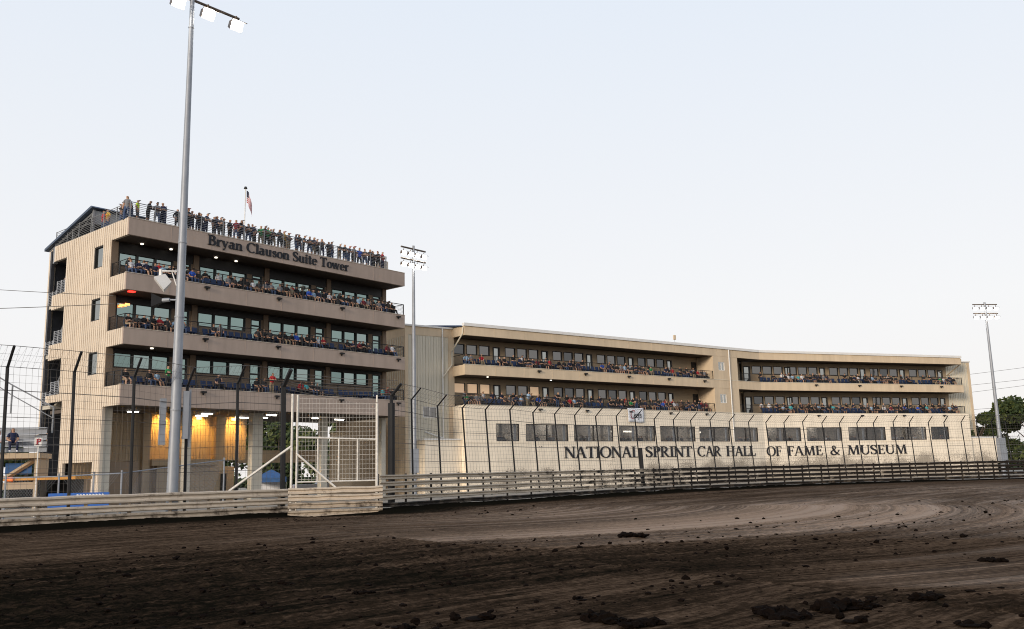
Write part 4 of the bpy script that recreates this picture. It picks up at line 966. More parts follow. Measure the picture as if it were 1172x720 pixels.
stt = thing('access_stair', 'short metal stair with four pale sloping handrails by the bleacher', 'stairs', (-27.6, 44.6, 0), .55)
b = MB()
for k in range(5): b.tube((-3.0, .0+.12*k, 3.4-.28*k), (1.6, .2, .95-.12*k), .03, n=5)
b.build('handrail', M['galv'], stt)
b = MB()
for k in range(7): b.box(-2.6+k*.55, -2.1+k*.55, .3, 1.4, 1.7-k*.26, 1.76-k*.26)
b.build('tread', M['galv'], stt)
sg = thing('sign', 'small white sign with a red letter P fixed beside the bleacher', 'sign', (-27.15, 51.9, 4.2), .25)
MB().box(-.2, .2, 0, .04, -.24, .24).tube((0, .08, -4.2), (0, .08, .2), .03).build('board', M['white_trim'], sg)
l = MB(); lettering(l, 'P', -.12, .14, -.17, .34, lambda x, z, k: (x, -.03 if k else .002, z), .22, .12); l.build('lettering', M['cloth_red'], sg)
bo = thing('ticket_booth', 'low dark booth with an amber roof edge behind the left guardrail', 'booth', (-29.2, 52.6, 0), .12)
b = MB(); b.box(0, 3.6, .1, 2.4, 0, .5); b.box(0, .15, .1, 2.4, .5, 2.05); b.box(3.3, 3.45, .1, 2.4, .5, 2.05); b.box(1.7, 1.8, .1, .2, .5, 2.05); b.box(0.15, 3.3, 2.2, 2.4, .5, 2.05); b.build('body', M['darkmetal'], bo)
MB().box(-.2, 3.85, -.25, 2.6, 2.05, 2.22).build('roof', M['orange_trim'], bo)
MB().tube((.1, -.3, 2.13), (.45, -.3, 2.13), .13, n=8).build('beacon', emit('orange_cone', (1, .2, .02), .3), bo)
bb = thing('banner', 'blue vinyl banner with white marks tied low on the fence left of the pole', 'banner', (-23.9, 47.0, -.38), .25)
MB().box(0, 2.9, 0, .02, .9, 1.72).build('sheet', M['blue_vinyl'], bb)
b = MB()
for i in range(9): b.prism([(1.3+i*.15, 1.48), (1.35+i*.15, 1.66), (1.45+i*.15, 1.62), (1.40+i*.15, 1.46)], lambda p: (p[0], -.012, p[1]), lambda p: (p[0], -.004, p[1]))
b.build('printed_mark', M['cloth_white'], bb)

# things seen through the tower passage and the gate
tn = thing('canopy_tent', 'blue peaked canopy tent seen through the open ground floor of the tower', 'tent', (-26.1, 98, -.2), .2); tn.scale = (.72, .72, .8)
b = MB(); b.add([(-2.2, -2.2, 2.6), (2.2, -2.2, 2.6), (2.2, 2.2, 2.6), (-2.2, 2.2, 2.6), (0, 0, 3.7), (-2.2, -2.2, 2.0), (2.2, -2.2, 2.0), (2.2, 2.2, 2.0), (-2.2, 2.2, 2.0)], [(0, 1, 4), (1, 2, 4), (2, 3, 4), (3, 0, 4), (0, 5, 6, 1), (1, 6, 7, 2), (2, 7, 8, 3), (3, 8, 5, 0)]); b.build('roof', M['blue_dull'], tn)
for x in (-2.1, 2.1):
    for y in (-2.1, 2.1): MB().tube((x, y, 0), (x, y, 2.6), .06).build('leg', M['white_pipe'], tn)
b = MB(); b.box(-1.9, 1.9, 1.5, 1.7, 0, 2.0); b.build('side_sheet', M['cloth_white'], tn)
def pickup(loc, rz, label, paint):
    t = thing('pickup_truck', label, 'pickup truck', loc, rz)
    b = MB(); prof = [(-2.7, .5), (-2.7, 1.1), (-2.6, 1.15), (-.6, 1.15), (-.45, 1.18), (-.1, 1.75), (1.0, 1.78), (1.55, 1.2), (2.55, 1.08), (2.7, .95), (2.7, .5)]
    b.prism(prof, lambda p: (p[0], -.9, p[1]), lambda p: (p[0], .9, p[1])); b.build('body', paint, t)
    b = MB(); b.prism([(-.02, 1.22), (.08, 1.68), (.95, 1.7), (1.32, 1.25)], lambda p: (p[0], -.915, p[1]), lambda p: (p[0], .915, p[1])); b.build('window', M['grey_glass'], t)
    for x in (-1.75, 1.7):
        for y in (-.8, .8): 
            w = MB().tube((x, y-.12, .38), (x, y+.12, .38), .38, n=14).build('wheel', M['rubber'], t); MB().tube((x, y-.125, .38), (x, y+.125, .38), .22, n=10).build('rim', M['galv'], w)
    for y in (-.75, .75): MB().box(-2.72, -2.69, y-.12, y+.12, .75, 1.05).build('tail_light', M['red_light'], t)
    return t
pickup((-19.5, 92, 0), .4, 'white pickup truck parked behind the tower, seen through the gate', M['white_paint'])
pickup((-13.2, 93, 0), .1, 'dark pickup truck parked behind the tower right of the white one', M['darkmetal'])
up = thing('utility_pole', 'wooden utility pole with a crossarm among the trees behind the tower', 'utility pole', (-30, 125, 0))
MB().tube((0, 0, 0), (0, 0, 9.5), .16, .11, 8).build('pole', M['bark'], up); MB().box(-1.3, 1.3, -.06, .06, 8.6, 8.75).build('crossarm', M['bark'], up)

# ------------------------------------------------------------------ trees
def tree(loc, h, rad, label, group, seed, lean=0, n=1500, dens=1., low=.38, wide=1.):
    rad *= wide
    rr = random.Random(seed); t = thing('tree', label, 'tree', loc, rr.uniform(0, 6), group)
    b = MB(); b.tube((0, 0, -.2), (lean*.3, 0, h*.45), h*.03, h*.018, 8)
    cl = []
    for i in range(16):
        a = rr.uniform(0, 6.28); z = h*rr.uniform(low, .95); k = 1-((z/h-.6)/.45)**2; q = rad*max(.25, k)*rr.uniform(.45, .9)
        c = Vector((math.cos(a)*q+lean*z/h, math.sin(a)*q, z)); cl.append((c, rad*rr.uniform(.26, .46)))
        b.tube((lean*.3, 0, h*rr.uniform(.25, .45)), c, h*.011, h*.003, 5)
    b.build('trunk', M['bark'], t)
    f = MB(); per = n//len(cl)
    for c, r in cl:
        for _ in range(int(per*dens)):
            d = Vector((rr.gauss(0, 1), rr.gauss(0, 1), rr.gauss(0, 1))).normalized()*r*rr.random()**.4
            p = c+Vector((d.x, d.y, d.z*.75)); s = rr.uniform(.2, .42)
            u = Vector((rr.gauss(0, 1), rr.gauss(0, 1), rr.gauss(0, 1))).normalized(); v = u.orthogonal().normalized()
            f.add([p-u*s, p+v*s*.5, p+u*s, p-v*s*.5], [(0, 1, 2, 3)], 1 if rr.random() < .35 else 0)
    me_o = f.build('crown', [M['leaf_a'], M['leaf_b']], t)
    return t
tr = [((66.5, 132, 0), 10.2, 4.0, 'ragged tree with a bare top right behind the museum corner', 2500), ((76, 133, 0), 10.8, 5.2, 'full green tree at the right edge of the picture', 4500), ((71.5, 138, 0), 6.8, 3.6, 'low tree between the ragged tree and the full one', 2200), ((83, 136, 0), 11.5, 5, 'tree just outside the right side beyond the full green one', 2000),
      ((-38, 118, 0), 12.5, 5.5, 'leftmost tree behind the open ground floor of the tower', 3000), ((-29, 112, 0), 9.5, 4.6, 'tree just behind the blue tent', 3000), ((-33, 122, 0), 10.5, 5, 'darker tree left of the blue tent', 3000), ((-21, 106, 0), 9.5, 5, 'dense tree behind the white pickup', 3500), ((-14, 110, 0), 10.5, 5, 'tree behind the dark pickup', 3000), ((-52, 96, 0), 5.5, 3.2, 'small tree beyond the bleacher at far left', 1800)]
for i, (l, h, rd, lb, n) in enumerate(tr): tree(l, h, rd, lb, 'trees behind the grandstands', 40+i, n=n*(4 if i < 4 else 2), low=.1 if i < 4 else .02, wide=1.25 if i in (1, 2, 3) else 1)
rr = random.Random(5); hm = MB()
for i in range(7000):
    x = rr.uniform(-160, 190); y = 190+rr.uniform(0, 14)-.0006*x*x; top = 3.5+2.4*math.sin(x*.13)+1.6*math.sin(x*.41+1)+1.2*math.sin(x*1.1)
    z = rr.uniform(0, max(1.2, top)); s = rr.uniform(.35, .8); u = Vector((rr.gauss(0, 1), rr.gauss(0, 1), rr.gauss(0, 1))).normalized(); v = u.orthogonal().normalized()
    p = Vector((x, y, z)); hm.add([p-u*s, p+v*s*.6, p+u*s, p-v*s*.6], [(0, 1, 2, 3)], 1 if rr.random() < .3 else 0)
tag(hm.build('treeline', [M['leaf_a'], M['leaf_b']]), 'dark far treeline along the horizon behind the stands', 'treeline', kind='stuff')

# ------------------------------------------------------------------ people on the tower roof
TZ = 20.34
roof_px = [(.25, 'grey'), (.9, 'neon yellow'), (1.6, 'black'), (2.35, 'grey'), (3.05, 'grey'), (4.05, 'black'), (4.75, 'charcoal'), (5.7, 'black'), (6.3, 'navy'), (7.15, 'black'), (7.65, 'charcoal'),
           (8.45, 'black'), (8.95, 'maroon'), (9.6, 'navy'), (10.45, 'navy'), (11.2, 'green'), (11.8, 'green'), (12.5, 'black'), (13.5, 'mustard'), (14.75, 'navy'), (15.35, 'charcoal'), (16.1, 'black'),
           (17.0, 'black'), (18.0, 'charcoal'), (18.75, 'navy'), (19.85, 'black'), (20.7, 'grey'), (21.75, 'royal blue'), (22.35, 'brown'), (23.0, 'charcoal'), (23.35, 'navy'), (23.75, 'black'), (24.15, 'red'), (5.2, 'charcoal'), (8.0, 'brown'), (10.0, 'black'), (13.05, 'charcoal'), (14.1, 'black'), (16.6, 'navy'), (19.3, 'charcoal'), (21.2, 'black'), (2.75, 'navy'), (4.4, 'brown'), (6.0, 'grey'), (7.4, 'navy'), (9.3, 'black'), (10.75, 'maroon'), (11.5, 'charcoal'), (12.15, 'black'), (13.75, 'grey'), (15.05, 'black'), (17.4, 'charcoal'), (18.4, 'black'), (20.3, 'navy'), (22.7, 'black')]
SP = ['stand_lean', 'stand_lean', 'stand_rail', 'stand_cross', 'stand_pocket', 'stand_hang', 'stand_phone']
for i, (x, s) in enumerate(roof_px):
    p, h, c, s = pick('roof', SP, s)
    lg = rnd.choice(['denim', 'black', 'charcoal', 'khaki', 'navy'])
    y = .62 if p in ('stand_lean', 'stand_rail') else rnd.uniform(.5, .95)
    x += rnd.uniform(-.12, .12)
    person(p, h, c, s, lg, rnd.random() < .55, TM @ Vector((x, y, TZ-.1)), TA+rnd.uniform(-.9, .9), 'person in %s shirt, %s, %s, at tower roof\'s front edge' % (s, head_words(h, c), POSE_WORDS[p]), 'people lining the tower roof', rnd.uniform(.97, 1.08))
for y, s in ((1.0, 'black'), (1.9, 'charcoal'), (2.5, 'brown'), (5.2, 'red'), (4.6, 'mustard')):
    p, h, c, s = pick('roofside', SP, s)
    person(p, h, c, s, 'denim', False, TM @ Vector((.62, y, TZ-.1)), TA-math.pi/2+rnd.uniform(-.4, .4), 'person in %s shirt, %s, %s, at tower roof\'s left side' % (s, head_words(h, c), POSE_WORDS[p]), 'people lining the tower roof', rnd.uniform(.96, 1.04))
p, h, c, s = pick('stair', ['stand_lean'], 'black')
person(p, h, c, s, 'black', False, TM @ Vector((.6, 10.2, 16.3)), TA-math.pi/2, 'person in %s shirt with %s leaning on the open stairwell rail' % (s, head_words(h, c)), 'people lining the tower roof')

# ------------------------------------------------------------------ seats and seated people
sb = MB(); sb.box(-.21, .21, -.2, .2, .40, .45); sb.add([(-.21, .17, .45), (.21, .17, .45), (.21, .27, .86), (-.21, .27, .86), (-.21, .21, .45), (.21, .21, .45), (.21, .31, .86), (-.21, .31, .86)], [(0, 1, 2, 3), (7, 6, 5, 4), (0, 3, 7, 4), (1, 5, 6, 2), (2, 6, 7, 3), (0, 4, 5, 1)])
for x in (-.17, .17): sb.box(x-.02, x+.02, -.15, .15, 0, .40)
seat_me = sb.build('stadium_seat', M['seat_blue'])
seat_mesh = seat_me.data; bpy.data.objects.remove(seat_me)
def seat(mtx, ang, x, y, z, where):
    o = bpy.data.objects.new('stadium_seat', seat_mesh); COL.objects.link(o); o.location = mtx @ Vector((x, y, z)); o.rotation_euler = (0, 0, ang)
    tag(o, 'blue plastic stadium seat on the '+where, 'seat', 'blue seats on the '+where)
SITP = ['sit_rest', 'sit_rest', 'sit_cross', 'sit_forward', 'sit_back', 'sit_drink']
ORD = ['leftmost bay', 'second bay', 'third bay', 'fourth bay', 'fifth bay', 'sixth bay', 'seventh bay']
extra = []
def row(mtx, ang, where, bays, zf, n_people, forced=(), y=1.0, step=.56, gap=.0, back=None, standing=0):
    """bays = [(x0,x1)...]: seats along each, people on a share of them"""
    slots = []
    for bi, (a, b) in enumerate(bays):
        n = int((b-a)/step)
        for k in range(n): slots.append((bi, a+(k+.5)*(b-a)/n))
    for bi, x in slots: seat(mtx, ang, x, y, zf, where)
    wgt = [math.sin(q*.31+len(where)*1.7+slots[0][1])+.8*math.sin(q*.83+n_people)+rnd.uniform(-.9, .9) for q in range(len(slots))]
    occ = sorted(sorted(range(len(slots)), key=lambda q: -wgt[q])[:n_people])
    for q in occ:
        bi, x = slots[q]
        key = (where, bi); bay = ORD[bi] if bi < len(bays)-1 else 'rightmost bay'
        st = rnd.random() < standing
        p, h, c, s = pick(key, ['stand_cross', 'stand_hang', 'stand_lean'] if st else SITP)
        person(p, h, c, s, rnd.choice(['denim', 'denim', 'black', 'black', 'khaki', 'charcoal']), rnd.random() < .35, mtx @ Vector((x, y+(-.42 if st else -.02), zf)), ang+rnd.uniform(-.25, .25),
               '%s, %s shirt, %s, %s, %s, %s' % ('person standing' if st else 'person seated', s, head_words(h, c), POSE_WORDS[p], bay, where), 'spectators on the '+where, rnd.uniform(.95, 1.05))
    if back:
        for bi, x in slots[::2]:
            if rnd.random() < back: extra.append((mtx, ang, x+.28, 1.95, zf+.34))
tb = [(.5, 6.4), (6.7, 12.9), (13.2, 19.4), (19.8, 26.1)]
row(TM, TA, "tower's top balcony", tb, 16.27, 40, back=.9)
row(TM, TA, "tower's middle balcony", tb, 12.34, 29, standing=.04)
row(TM, TA, "tower's lowest balcony", tb, 8.37, 17, standing=.12)
m1 = [(.5, 6.4), (6.7, 12.9), (13.2, 19.3), (19.7, 25.7), (26.1, 31.6), (31.9, 36.0)]
m2 = [(.7, 5.9), (6.3, 12.6), (13., 19.5), (19.9, 26.3), (26.7, 33.1)]
row(MM, MA, "museum's upper left balcony", m1, A_-.08, 39, back=.5, standing=.05)
row(MM, MA, "museum's lower left balcony", m1, B-.08, 44, back=.97, standing=.05)
row(MM2, MA2, "museum's upper right balcony", m2, A_-.08, 32, back=.7)
row(MM2, MA2, "museum's lower right balcony", m2, B-.08, 35, back=.95)
# the packed second rows, beyond the individually built people
bm = bmesh.new(); vm = []
crowd_mats = [SKIN[0], SKIN[1]]+[CLOTH[k] for k in ('black', 'charcoal', 'navy', 'grey', 'white', 'red', 'denim')]+[HAIR['dark'], HAIR['brown']]
V, Fc, MI = [], [], []
for mtx, ang, x, y, z in extra+[(MM, MA, a+rnd.uniform(.4, b-a-.4), rnd.uniform(.7, 1.9), 4.32) for a, b in lw1 for _ in range(6)]+[(MM2, MA2, a+rnd.uniform(.4, b-a-.4), rnd.uniform(.7, 1.9), 4.32) for a, b in lw2 for _ in range(6)]:
    me = pmesh(rnd.choice(SITP[:5]), rnd.choice(['cap', 'hair', 'hair', 'long']))
    T = mtx @ Matrix.Translation((x, y, z)) @ Matrix.Rotation(rnd.uniform(-.3, .3), 4, 'Z')
    sh = rnd.choice([2, 2, 2, 2, 2, 3, 3, 4, 4, 5, 6, 7]); mp = [rnd.choice([0, 1]), sh, rnd.choice([8, 2]), rnd.choice([0, 8]), 2, rnd.choice([2, 9, 9, 10])]; mp[3] = mp[0] if mp[3] == 0 else 8
    o = len(V); V += [tuple(T @ v.co) for v in me.vertices]
    for p in me.polygons: Fc.append([o+i for i in p.vertices]); MI.append(mp[p.material_index])
cm = bpy.data.meshes.new('crowd'); cm.from_pydata(V, [], Fc)
for m_ in crowd_mats: cm.materials.append(m_)
cm.polygons.foreach_set('material_index', MI); cm.polygons.foreach_set('use_smooth', [True]*len(Fc)); cm.update()
co = bpy.data.objects.new('crowd', cm); COL.objects.link(co); tag(co, 'packed back rows of spectators behind the front rows and inside the museum windows', 'crowd', kind='stuff')
# two on the bleacher
BM = Matrix.Translation((-33.1, 52.5, .65)) @ Matrix.Rotation(.25, 4, 'Z')
person('sit_rest', 'long', 'brown', 'navy', 'navy', False, BM @ Vector((4.05, -1.15, 2.98)), .25-.5+.9, 'person with long brown hair in navy top seated on the left bleacher', 'people on the left bleacher', 1.08)
person('sit_forward', 'hair', 'brown', 'white', 'pale blue', False, BM @ Vector((3.4, -1.2, 2.93)), .25, 'person in white shirt seated at the picture\'s left edge on the bleacher', 'people on the left bleacher')

# ------------------------------------------------------------------ ground
def vnoise(x, y, seed):
    xi = np.floor(x).astype(np.int64); yi = np.floor(y).astype(np.int64); fx = x-xi; fy = y-yi
    fx = fx*fx*(3-2*fx); fy = fy*fy*(3-2*fy)
    def hsh(a, b):
        h = (a*374761393+b*668265263+seed*974711) & 0xffffffff; h = ((h ^ (h >> 13))*1274126177) & 0xffffffff
        return ((h ^ (h >> 16)) & 0xffff)/65535.
    return (hsh(xi, yi)*(1-fx)+hsh(xi+1, yi)*fx)*(1-fy)+(hsh(xi, yi+1)*(1-fx)+hsh(xi+1, yi+1)*fx)*fy
wall = [tuple((L0+LE*-60)[:2]), tuple((L0+LE*14)[:2]), (-11.75, 48.05), (-7.25, 49.35)]+[tuple(p[:2]) for p in offs(RP, -.35)]+[(400, 110)]
wall = np.array(wall)
rings = np.concatenate([np.geomspace(2.5, 110, 560), np.geomspace(114, 5000, 26)])
angs = np.concatenate([np.linspace(-180, -62, 60)[:-1], np.linspace(-62, 62, 760), np.linspace(62, 180, 60)[1:]])
AA, RR = np.meshgrid(np.radians(angs), rings); X = RR*np.sin(AA); Y = RR*np.cos(AA)
best = np.full(X.shape, 1e9); U = np.zeros(X.shape); S = np.zeros(X.shape); acc = 0
for a, b in zip(wall[:-1], wall[1:]):
    d = b-a; L = np.hypot(*d); d = d/L
    t = np.clip((X-a[0])*d[0]+(Y-a[1])*d[1], 0, L); px = X-a[0]-t*d[0]; py = Y-a[1]-t*d[1]
    ds = np.hypot(px, py); sgn = np.where(px*d[1]-py*d[0] >= 0, 1, -1)
    m_ = ds < best; best = np.where(m_, ds, best); U = np.where(m_, ds*sgn, U); S = np.where(m_, acc+t, S); acc += L
fb = lambda s, u, v, seed: vnoise(s*u+50, s*v+50, seed)
wob = 1.2*(vnoise(S*.06+9, U*.1+9, 3)-.5)
Z = .04*(vnoise((U+wob)*.4+31, S*.012+7, 1)-.5)
rut = vnoise((U+wob)*1.3+11, S*.03+3, 2); Z -= .05*np.clip(rut-.62, 0, 1)*3
Z += .016*(vnoise((U+wob*.8)*3.4+11, S*.06+3, 21)-.5)+.018*(vnoise((U+wob*.6)*8+5, S*.14+3, 4)-.5)
rough_ = np.clip((vnoise((U+wob)*.25+60, S*.05+60, 8)-.45)*3.5, 0, 1)
near_ = np.clip((22-RR)/8, 0, 1); rough_ = np.clip(rough_+near_*1.1*np.clip(vnoise(X*.3+60, Y*.45+60, 18)-.25, 0, 1), 0, 1)
ctr_ = np.clip((vnoise(X*2.3+200, Y*2.6+200, 9)-.55)*2.2, 0, 1)
Z += rough_*(.05*ctr_*vnoise(X*9+50, Y*9+50, 31)+.045*(vnoise(X*6.1+200, Y*6.1+200, 10)-.5)*vnoise(X*1.1+20, Y*1.3+20, 32)+.040*(vnoise(X*13+100, Y*13+100, 12)-.5)+.028*(vnoise(X*27+100, Y*27+100, 14)-.5))
Z += .010*(vnoise(X*15+100, Y*15+100, 15)-.5)
sheen = np.exp(-((X-11)/12)**2-((Y-38)/12)**2)+.45*np.exp(-((X-36)/16)**2-((Y-62)/16)**2)+.3*np.exp(-((X-1)/7)**2-((Y-27)/6)**2)+.35*np.exp(-((X-8)/3)**2-((Y-15)/2.5)**2)  # bright sheen on the track, painted in as paler patches of dirt
sheen = np.clip(sheen*(.45+1.1*vnoise((U+wob)*.6+3, S*.05+5, 41)), 0, 1)-.75*rough_*np.clip((32-RR)/15, 0, 1)
berm = np.exp(-((U-.3)/1.3)**2)
Z += np.where(U > 0, .10*berm*(.5+vnoise(S*.6, U*1.1+5, 13)), 0)
Z = np.where(RR > 105, Z*.0, Z); Z = np.where(U < 0.05, np.minimum(Z*.3, 0)-.03, Z)
# dip by the gate so that its lowest rail shows
Z -= .24*np.exp(-((X+9.5)/3.2)**2-((Y-48.0)/2.2)**2)
nr, na = X.shape
gm = bpy.data.meshes.new('ground'); verts = np.stack([X, Y, Z], -1).reshape(-1, 3)
ctr = len(verts); verts = np.vstack([verts, [[0, 0, 0]]])
i = np.arange(nr-1)[:, None]*na+np.arange(na-1)[None, :]
quads = np.stack([i, i+na, i+na+1, i+1], -1).reshape(-1, 4)
gm.from_pydata(verts.tolist(), [], quads.tolist()+[[ctr, k, k+1] for k in range(na-1)])
uv = gm.attributes.new('track_pos', 'FLOAT_VECTOR', 'POINT')
tp_ = np.zeros((len(verts), 3)); tp_[:ctr, 0] = U.ravel(); tp_[:ctr, 1] = S.ravel(); tp_[:ctr, 2] = sheen.ravel(); tp_[ctr] = (45, 40, 0)
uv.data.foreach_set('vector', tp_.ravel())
gm.polygons.foreach_set('use_smooth', [True]*len(gm.polygons)); gm.update()
bm = bmesh.new(); bm.from_mesh(gm); bmesh.ops.recalc_face_normals(bm, faces=bm.faces)
bm.faces.ensure_lookup_table()
if sum(f.normal.z for f in list(bm.faces)[:2000]) < 0: bmesh.ops.reverse_faces(bm, faces=bm.faces)
bm.to_mesh(gm); bm.free()
go = bpy.data.objects.new('ground', gm); COL.objects.link(go); tag(go, kind='structure')
dm = bpy.data.materials.new('track_dirt'); dm.use_nodes = True; nt = dm.node_tree; bs = nt.nodes['Principled BSDF']
def nd(t, **k):
    n = nt.nodes.new(t)
    for a, v in k.items(): n.inputs[a].default_value = v
    return n
at = nt.nodes.new('ShaderNodeAttribute'); at.attribute_name = 'track_pos'
mp = nt.nodes.new('ShaderNodeMapping'); mp.inputs['Scale'].default_value = (1, .055, 0); nt.links.new(at.outputs['Vector'], mp.inputs['Vector'])
tc = nt.nodes.new('ShaderNodeTexCoord')
n1 = nd('ShaderNodeTexNoise', Scale=1.1, Detail=8., Roughness=.62); nt.links.new(mp.outputs[0], n1.inputs['Vector'])
n2 = nd('ShaderNodeTexNoise', Scale=.35, Detail=6., Roughness=.6); nt.links.new(tc.outputs['Object'], n2.inputs['Vector'])
n3 = nd('ShaderNodeTexNoise', Scale=5.5, Detail=10., Roughness=.82); nt.links.new(tc.outputs['Object'], n3.inputs['Vector'])
mp2 = nt.nodes.new('ShaderNodeMapping'); mp2.inputs['Scale'].default_value = (1, .09, 0); nt.links.new(at.outputs['Vector'], mp2.inputs['Vector'])
mp3 = nt.nodes.new('ShaderNodeMapping'); mp3.inputs['Scale'].default_value = (1, .012, 0); nt.links.new(at.outputs['Vector'], mp3.inputs['Vector'])
n5 = nd('ShaderNodeTexNoise', Scale=3.2, Detail=5., Roughness=.7); nt.links.new(mp3.outputs[0], n5.inputs['Vector'])
n4 = nd('ShaderNodeTexNoise', Scale=9., Detail=7., Roughness=.7); nt.links.new(mp2.outputs[0], n4.inputs['Vector'])
def ma(op, a, b):
    n = nt.nodes.new('ShaderNodeMath'); n.operation = op
    for i_, v in enumerate((a, b)):
        if isinstance(v, (int, float)): n.inputs[i_].default_value = v
        else: nt.links.new(v, n.inputs[i_])
    return n.outputs[0]
mixv = ma('ADD', ma('ADD', ma('ADD', ma('MULTIPLY', n1.outputs['Fac'], .16), ma('MULTIPLY', n5.outputs['Fac'], .20)), ma('MULTIPLY', n2.outputs['Fac'], .10)), ma('ADD', ma('MULTIPLY', n3.outputs['Fac'], .32), ma('MULTIPLY', n4.outputs['Fac'], .24)))
# loose dirt thrown up against the wall, shade there darkened into its colour
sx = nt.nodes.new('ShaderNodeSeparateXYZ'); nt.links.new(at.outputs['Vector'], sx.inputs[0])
dirt_shade = nd('ShaderNodeMapRange'); dirt_shade.inputs[1].default_value = 1.2; dirt_shade.inputs[2].default_value = 5.0; dirt_shade.inputs[3].default_value = -.2; dirt_shade.inputs[4].default_value = 0.
nt.links.new(sx.outputs[0], dirt_shade.inputs[0])
mixv = ma('ADD', ma('ADD', mixv, dirt_shade.outputs[0]), ma('MULTIPLY', sx.outputs[2], .11))
cr = nt.nodes.new('ShaderNodeValToRGB'); e = cr.color_ramp.elements
e[0].position = .42; e[0].color = (.008, .007, .0048, 1); e[1].position = .635; e[1].color = (.30, .205, .135, 1)
q = e.new(.485); q.color = (.034, .0225, .0145, 1); q = e.new(.56); q.color = (.115, .077, .050, 1)
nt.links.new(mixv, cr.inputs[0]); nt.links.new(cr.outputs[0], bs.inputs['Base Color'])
rg = nd('ShaderNodeMapRange'); rg.inputs[1].default_value = .42; rg.inputs[2].default_value = .6; rg.inputs[3].default_value = .85; rg.inputs[4].default_value = .5
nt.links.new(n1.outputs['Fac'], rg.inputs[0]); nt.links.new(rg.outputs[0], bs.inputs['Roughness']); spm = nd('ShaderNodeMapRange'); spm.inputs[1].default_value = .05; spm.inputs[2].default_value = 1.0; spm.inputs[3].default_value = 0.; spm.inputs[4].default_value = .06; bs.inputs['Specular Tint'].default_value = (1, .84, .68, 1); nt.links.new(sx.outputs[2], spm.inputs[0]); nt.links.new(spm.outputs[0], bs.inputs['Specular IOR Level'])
bp = nt.nodes.new('ShaderNodeBump'); bp.inputs['Strength'].default_value = .9; bp.inputs['Distance'].default_value = .06
nt.links.new(ma('ADD', ma('ADD', ma('MULTIPLY', n3.outputs['Fac'], .6), ma('MULTIPLY', n4.outputs['Fac'], .5)), ma('MULTIPLY', n5.outputs['Fac'], .8)), bp.inputs['Height']); nt.links.new(bp.outputs[0], bs.inputs['Normal'])
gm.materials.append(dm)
# paved concourse behind the wall
cpoly = [tuple((L0+LE*-60+LN*.5)[:2]), tuple((L0+LE*14+LN*.5)[:2]), (-7.4, 53.2)]+[tuple(p[:2]) for p in offs(RP, .5)[1:]]+[(200, 104), (200, 180), (-150, 180), (-150, 20)]
cc = MB(); cc.add([(x, y, .012) for x, y in cpoly], [tuple(range(len(cpoly)))]); tag(cc.build('concourse_pavement', M['asphalt']), kind='structure')
# clods
def ground_z(x, y):
    r = math.hypot(x, y); a = math.degrees(math.atan2(x, y)); i_ = min(nr-1, max(0, int(np.searchsorted(rings, r)))); k = min(na-1, max(0, int(np.searchsorted(angs, a))))
    return Z[i_, k]
def clod_mesh(seed, lump=16):
    rr = random.Random(seed); bm = bmesh.new()
    from mathutils import noise
    bmesh.ops.create_icosphere(bm, subdivisions=3, radius=1, matrix=Matrix.Diagonal((.8 if lump > 10 else .4, .4 if lump > 10 else .3, .07, 1)))
    for _ in range(lump):
        big_ = rr.random() < .25; k = rr.uniform(.24, .38) if big_ else rr.uniform(.07, .2)
        r = bmesh.ops.create_icosphere(bm, subdivisions=2, radius=1)
        m_ = Matrix.Translation((max(-.95, min(.95, rr.gauss(0, .5))), max(-.5, min(.5, rr.gauss(0, .28))), rr.uniform(-.05, .24 if not big_ else .12))) @ Matrix.Rotation(rr.uniform(0, 6), 4, (rr.random(), rr.random(), 1)) @ Matrix.Diagonal((k*rr.uniform(.8, 1.5), k*rr.uniform(.7, 1.1), k*rr.uniform(.6, 1.), 1))
        off = Vector((rr.uniform(0, 90), rr.uniform(0, 90), 0))
        for v in r['verts']:
            n_ = noise.noise(v.co*1.5+off)*.6+noise.noise(v.co*3.4+off)*.5; v.co = m_ @ (v.co*(1+n_))
    me = bpy.data.meshes.new('mud_clod'); bm.to_mesh(me); bm.free(); return me
M['clod'] = mat('wet_black_mud', (.006, .004, .003), .9, .4, 6, bump=.8, bscale=12, spec=0.02)
CM = []
for i_ in range(6):
    me = clod_mesh(100+i_, (6, 5, 30, 40, 36, 26)[i_]); me.materials.append(M['clod']); CM.append(me)
big = [(-1.46, 11.8, .42, 'lumpy black mud clod at the bottom edge, left of the picture centre'), (-.56, 12.35, .55, 'wide ridge of black mud clods near the bottom edge, left of centre'), (1.05, 12.05, .4, 'broad black mud pile at the bottom edge just right of centre'), (1.5, 11.6, .30, 'smaller black clod beside the broad pile near bottom centre'),
       (3.4, 12.1, .44, 'black mud pile near the bottom edge right of centre'), (4.37, 12.5, .52, 'largest black mud pile, near the bottom edge right of centre'), (4.0, 11.4, .36, 'flat dark clod just below the largest mud pile'), (5.3, 11.1, .42, 'black clod pile near the bottom right corner'), (5.7, 13.2, .32, 'dark clod above the bottom right pile'), (3.26, 26.4, .5, 'dark clod lying on the pale groove in mid track'), (-2.55, 15.3, .2, 'lone clod left of the picture centre'), (9.0, 17.8, .3, 'clod toward the right edge on the pale track'), (.93, 13.9, .26, 'small clod right of the picture centre, behind the broad pile')]
for i_, (x, y, s, lb) in enumerate(big):
    o = bpy.data.objects.new('mud_clod', CM[i_ % 6]); COL.objects.link(o); o.location = (x, y, ground_z(x, y)+.02); o.scale = (s*.85, s*.85, s*.5); o.rotation_euler = (0, 0, i_*1.3); tag(o, lb, 'mud clod', 'mud clods on the track')
rr = random.Random(77); V, Fc = [], []
